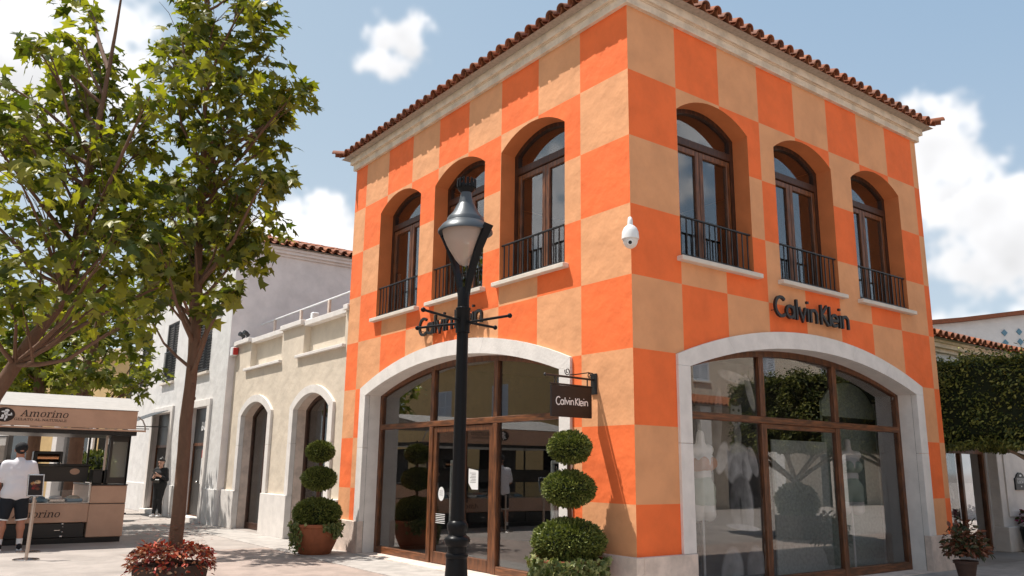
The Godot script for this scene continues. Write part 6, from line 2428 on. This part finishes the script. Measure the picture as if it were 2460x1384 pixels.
	# security camera on the corner
	var c := thing("security_camera", "white dome security camera hanging at the building's corner", "security camera", Vector3(0.02, 4.25, 0.02))
	st = mb()
	tube(st, [Vector3(0.0, 4.30, 0.0), Vector3(0.09, 4.30, 0.09), Vector3(0.15, 4.295, 0.16), Vector3(0.165, 4.26, 0.175), Vector3(0.165, 4.20, 0.175)], [0.022, 0.024, 0.026, 0.03, 0.034], 14)
	put("arm", st, M.white_plastic, c)
	st = mb()
	lathe(st, [Vector2(0.034, 4.21), Vector2(0.05, 4.20), Vector2(0.075, 4.175), Vector2(0.094, 4.13), Vector2(0.099, 4.075), Vector2(0.101, 4.045), Vector2(0.096, 4.04), Vector2(0.06, 4.04)].map(func(p): return p), 32, Vector3(0.165, 0, 0.175))
	put("housing", st, M.white_plastic, c)
	st = mb()
	ball(st, Vector3(0.165, 4.025, 0.175), Vector3(0.084, 0.092, 0.084), 14, 24)
	put("dome", st, M.surround, c)
	st = mb()
	var look := Vector3(0.55, -0.35, 0.60).normalized()
	var lc := Vector3(0.165, 4.02, 0.175)
	tube(st, [lc + look * 0.05, lc + look * 0.092], [0.036, 0.034], 18)
	put("lens_ring", st, M.white_plastic, c)
	st = mb()
	tube(st, [lc + look * 0.085, lc + look * 0.0945], [0.022, 0.021], 16)
	put("lens", st, M.lens, c)
	# plaque on the white pilaster
	var pq := thing("wall_plaque", "black arched plaque with white lettering on the white pilaster", "sign", Vector3(-0.88, 1.2, -12.0))
	var F2 := Transform3D(Basis(Vector3(0, 0, -1), UP, Vector3(1, 0, 0)), Vector3(-0.91, 0, 0))
	st = mb()
	var out := PackedVector2Array([Vector2(11.72, 1.17), Vector2(12.22, 1.17), Vector2(12.22, 1.40), Vector2(12.16, 1.42), Vector2(12.10, 1.48), Vector2(12.02, 1.515), Vector2(11.92, 1.515), Vector2(11.84, 1.48), Vector2(11.78, 1.42), Vector2(11.72, 1.40)])
	prism(st, F2, out, 0.0, 0.03)
	put("board", st, M.letter_black, pq)
	letters("plaque_lettering", "LOEWE", F2, 11.80, 1.30, 0.055, 0.030, 0.003, M.white_paint, pq, true, true, 0.0, 1.25)
	st = mb()
	for k in 4:
		prism(st, F2, rect(11.80, 12.14, 1.365 + 0.012 * k, 1.369 + 0.012 * k), 0.03, 0.032)
	prism(st, F2, ellipse(11.97, 1.455, 0.05, 0.02), 0.03, 0.033)
	prism(st, F2, ellipse(11.97, 1.24, 0.025, 0.014), 0.03, 0.033)
	put("ornament", st, M.white_paint, pq)


func dessert_print() -> Image:
	var im := Image.create(128, 196, false, Image.FORMAT_RGB8)
	var n := FastNoiseLite.new()
	n.seed = 4
	n.frequency = 0.05
	for y in 196:
		for x in 128:
			var c := Color(0.07, 0.035, 0.03)
			var g := n.get_noise_2d(x, y)
			for b in [[44, 82, 30, 24, Color(0.78, 0.56, 0.34)], [84, 66, 32, 22, Color(0.86, 0.72, 0.54)], [62, 104, 34, 18, Color(0.42, 0.10, 0.06)], [88, 96, 24, 14, Color(0.30, 0.05, 0.04)], [48, 128, 22, 14, Color(0.62, 0.14, 0.07)], [84, 132, 26, 16, Color(0.45, 0.22, 0.10)], [60, 70, 12, 10, Color(0.92, 0.86, 0.72)]]:
				var d := Vector2((x - b[0]) / float(b[2]), (y - b[1]) / float(b[3])).length() + g * 0.35
				if d < 1.0:
					c = c.lerp(b[4], clampf((1.0 - d) * 4.0, 0, 1)) * (0.85 + 0.4 * g)
			im.set_pixel(x, y, c)
	return im


# ---------------------------------------------------------------- things inside the shop windows
func poster_print() -> Image:
	# grey scale fashion photograph: a standing figure with raised arms, cropped top and jeans
	var w := 224
	var h := 384
	var im := Image.create(w, h, false, Image.FORMAT_RGB8)
	var n := FastNoiseLite.new()
	n.seed = 12
	n.frequency = 0.03
	n.fractal_octaves = 4
	var blobs := [
		# cx, cy, rx, ry, turn, tone
		[118, 26, 52, 11, 0.12, 0.50], [170, 52, 12, 40, -0.35, 0.40], [96, 120, 27, 72, 0.06, 0.015], [152, 122, 26, 70, -0.06, 0.015],
		[62, 118, 15, 72, 0.14, 0.16], [124, 136, 13, 24, 0, 0.30], [122, 92, 20, 31, 0.05, 0.36], [121, 66, 26, 16, 0, 0.02], [114, 88, 4, 3, 0, 0.06], [131, 88, 4, 3, 0, 0.06], [122, 110, 7, 3, 0, 0.12],
		[122, 188, 50, 42, 0.08, 0.62], [72, 176, 18, 34, 0.5, 0.52], [170, 182, 14, 32, -0.4, 0.48], [104, 196, 10, 26, 0.3, 0.46], [142, 200, 9, 24, -0.2, 0.46],
		[128, 258, 40, 56, -0.04, 0.24], [150, 262, 14, 50, -0.1, 0.42], [124, 272, 4, 28, -0.05, 0.08],
		[130, 320, 62, 24, 0.06, 0.03], [130, 300, 57, 6, 0.10, 0.52], [90, 378, 36, 48, 0.14, 0.42], [166, 378, 34, 48, -0.1, 0.30],
	]
	for y in h:
		for x in w:
			var g := n.get_noise_2d(x, y)
			var v := 0.035 + 0.02 * g
			for b in blobs:
				var d := Vector2(x - b[0], y - b[1]).rotated(-b[4])
				var e := Vector2(d.x / b[2], d.y / b[3]).length()
				if e < 1.0:
					v = lerpf(v, b[5] * 1.6 * (0.85 + 0.4 * g + 0.25 * (d.x / b[2])), clampf((1.0 - e) * 6.0, 0, 1))
			im.set_pixel(x, y, Color(v, v, v).linear_to_srgb())
	return im


func torso(called: String, label: String, at: Vector3, turn: float, top: Material, bottom: Material, stand := true) -> Node3D:
	var t := thing(called, label, "mannequin", at, "mannequins in the shop windows", false)
	t.rotation.y = turn
	t.scale = Vector3.ONE * 1.18
	var bones := [
		[Vector3(0, 1.62, 0), Vector3(0, 1.50, 0), 0.042, 0.05], [Vector3(-0.13, 1.45, 0), Vector3(0.13, 1.45, 0), 0.058, 0.058],
		[Vector3(-0.06, 1.32, -0.01), Vector3(0.06, 1.32, -0.01), 0.10, 0.10], [Vector3(-0.03, 1.17, 0), Vector3(0.03, 1.17, 0), 0.088, 0.088],
		[Vector3(-0.07, 1.02, 0.01), Vector3(0.07, 1.02, 0.01), 0.105, 0.105], [Vector3(-0.09, 0.92, 0.01), Vector3(-0.10, 0.76, 0), 0.088, 0.078], [Vector3(0.09, 0.92, 0.01), Vector3(0.10, 0.76, 0), 0.088, 0.078],
		[Vector3(-0.065, 1.30, -0.085), Vector3(-0.065, 1.31, -0.085), 0.062, 0.062], [Vector3(0.065, 1.30, -0.085), Vector3(0.065, 1.31, -0.085), 0.062, 0.062],
	]
	var st := mb()
	body(st, bones, 0.014, 0.04)
	put("torso", st, M.mannequin, t)
	st = mb()
	body(st, [[Vector3(-0.06, 1.305, -0.01), Vector3(0.06, 1.305, -0.01), 0.106, 0.106], [Vector3(-0.065, 1.30, -0.085), Vector3(-0.064, 1.31, -0.085), 0.068, 0.068], [Vector3(0.065, 1.30, -0.085), Vector3(0.066, 1.31, -0.085), 0.068, 0.068]], 0.013, 0.02)
	put("top", st, top, t)
	st = mb()
	body(st, [[Vector3(-0.07, 1.02, 0.01), Vector3(0.07, 1.02, 0.01), 0.112, 0.112], [Vector3(-0.02, 1.11, 0), Vector3(0.02, 1.11, 0), 0.098, 0.098], [Vector3(-0.085, 0.93, 0.01), Vector3(-0.09, 0.90, 0), 0.095, 0.09], [Vector3(0.085, 0.93, 0.01), Vector3(0.09, 0.90, 0), 0.095, 0.09]], 0.013, 0.03)
	put("briefs", st, bottom, t)
	if stand:
		st = mb()
		bar(st, Vector3(0, 0.03, 0), Vector3(0, 0.95, 0), 0.013)
		put("pole", st, M.white_plastic, t)
		st = mb()
		lathe(st, [Vector2(0, 0), Vector2(0.17, 0), Vector2(0.17, 0.02), Vector2(0, 0.03)], 24, Vector3.ZERO)
		put("base", st, M.white_plastic, t)
	return t


func shop_things() -> void:
	# behind the display window on the shaded side: u along -z
	torso("mannequin", "headless mannequin in a peach top at the display window's near edge", Vector3(-0.60, 0.02, -1.80), -PI / 2, M.peach, M.sage)
	torso("mannequin", "headless mannequin in a pale green sports set in the far window bay", Vector3(-0.62, 0.02, -5.25), -PI / 2 - 0.4, M.sage, M.sage)
	var p := thing("fashion_poster", "tall grey photograph poster of a woman behind the display window", "poster", Vector3(-0.95, 0, -2.0))
	var st := mb()
	var F := FB.translated(Vector3(-0.74, 0, 0))
	bx(st, F, 1.90, 3.42, 0.10, 2.95, -0.03, 0.0)
	put("panel", st, M.dark_inside, p)
	st = mb()
	uvquad(st, F * Vector3(1.90, 2.95, 0.003), F * Vector3(3.42, 2.95, 0.003), F * Vector3(3.42, 0.10, 0.003), F * Vector3(1.90, 0.10, 0.003), F.basis.z)
	var pm := mat("fashion_print", Color.WHITE, 0.5)
	pm.albedo_texture = tex(poster_print())
	put("print", st, pm, p)
	var b := thing("display_board", "pale translucent board standing in the middle bay of the display window", "display board", Vector3(-1.1, 0, -3.9))
	st = mb()
	bx(st, F, 3.56, 4.94, 0.05, 1.92, -0.06, -0.035, 0.004)
	put("board", st, M.light_board, b)
	var g := thing("display_screen", "grey green backdrop with a dark band in the window's far bay", "display screen", Vector3(-1.6, 0, -5.6))
	st = mb()
	prism(st, F, PackedVector2Array(arch(4.98, 6.48, 0.05, 2.55, 0.35)), -0.14, -0.10)
	put("backdrop", st, M.grey_board, g)
	st = mb()
	bx(st, F, 4.98, 6.48, 2.22, 2.33, -0.099, -0.08)
	put("band", st, M.kiosk_black, g)
	st = mb()
	bx(st, F, 6.481, 6.52, 0.05, 2.6, -0.15, -0.09)
	put("edge", st, M.light_board, g)
	# inside the double door
	torso("mannequin", "white mannequin body standing inside the glass right of the door", Vector3(-1.75, 0.02, -0.85), -PI * 0.85, M.letter_black, M.letter_black)
	for k in 2:
		var x: float = [-2.35, -5.0][k]
		var a := thing("security_gate", ["pale anti theft gate inside the pane right of the door", "clear edged anti theft gate inside the door's left leaf"][k], "security gate", Vector3(x, 0.02, -0.9), "anti theft gates inside the door", false)
		a.rotation.y = -0.25
		st = mb()
		box(st, Vector3(-0.24, 0.78, 0), Vector3(0.05, 1.56, 0.05), 0.012)
		box(st, Vector3(0.24, 0.78, 0), Vector3(0.05, 1.56, 0.05), 0.012)
		put("upright", st, M.light_board, a)
		for y in [1.535, 0.72, 0.66, 0.12]:
			st = mb()
			box(st, Vector3(0, y, 0), Vector3(0.43, 0.05 if y != 0.72 else 0.025, 0.045), 0.008)
			put("crossbar", st, M.light_board, a)
	# stickers on the glass
	var s1 := thing("door_notice", "white notice with a cut corner on the door's right leaf", "notice", Vector3(-3.4, 1.3, -0.3))
	st = mb()
	var N := FA.translated(Vector3(0, 0, -0.302))
	prism(st, N, PackedVector2Array([Vector2(3.50, 1.15), Vector2(3.66, 1.15), Vector2(3.75, 1.24), Vector2(3.75, 1.45), Vector2(3.50, 1.42)]), 0.0, 0.002)
	put("sheet", st, M.white_plastic, s1)
	st = mb()
	for k in 7:
		prism(st, N, rect(3.56, 3.71 - 0.02 * (k % 3), 1.25 + 0.022 * k, 1.255 + 0.022 * k), 0.002, 0.0035)
	put("print_lines", st, M.kiosk_dark, s1)
	var s2 := thing("round_sticker", "round white sticker on the door's left leaf", "sticker", Vector3(-4.5, 1.05, -0.3))
	st = mb()
	prism(st, N, ellipse(4.50, 1.06, 0.085, 0.105), 0.0, 0.002)
	put("disc", st, M.white_plastic, s2)
	st = mb()
	for k in 3:
		prism(st, N, rect(4.45, 4.55, 1.04 + 0.03 * k, 1.046 + 0.03 * k), 0.002, 0.0035)
	put("print_lines", st, M.kiosk_dark, s2)
	var s3 := thing("opening_hours", "pale lines of opening hours on the door's left leaf below the sticker", "sticker", Vector3(-4.5, 0.7, -0.3))
	st = mb()
	for k in 6:
		prism(st, N, rect(4.38, 4.66, 0.62 + 0.026 * k, 0.63 + 0.026 * k), 0.0, 0.0015)
	put("print_lines", st, M.white_plastic, s3)
	# clothes rails deep in the shop
	for k in 3:
		var at := Vector3(-2.2 - 1.6 * k, 0.02, -3.2 - 0.3 * k)
		var r := thing("clothes_rail", ["clothes rail deep in the dark shop, nearest the corner", "clothes rail deep in the dark shop, middle of three", "clothes rail deep in the dark shop, farthest from the corner"][k], "clothes rail", at, "clothes rails in the dark shop", false)
		st = mb()
		bar(st, Vector3(-0.5, 1.5, 0), Vector3(0.5, 1.5, 0), 0.015)
		bar(st, Vector3(-0.5, 0, 0), Vector3(-0.5, 1.5, 0), 0.015)
		bar(st, Vector3(0.5, 0, 0), Vector3(0.5, 1.5, 0), 0.015)
		put("frame", st, M.chrome, r)
		for j in 7:
			st = mb()
			box(st, Vector3(-0.38 + 0.125 * j, 1.12, 0), Vector3(0.06, 0.66, 0.40), 0.025)
			put("garment", st, [M.shirt, M.cloth_black, M.kiosk_dark, M.sage, M.peach][(j + k) % 5], r)
	# window poster in the white neighbour
	var wp := thing("window_poster", "grey poster of a woman behind the white building's window", "poster", Vector3(-1.4, 0.4, -9.6))
	st = mb()
	var R := Transform3D(Basis(Vector3(0, 0, -1), UP, Vector3(1, 0, 0)), Vector3(-1.35, 0, 0))
	uvquad(st, R * Vector3(9.15, 1.95, 0), R * Vector3(10.25, 1.95, 0), R * Vector3(10.25, 0.2, 0), R * Vector3(9.15, 0.2, 0), R.basis.z)
	bx(st, R, 9.15, 10.25, 0.2, 1.95, -0.03, -0.003)
	put("print", st, pm, wp)
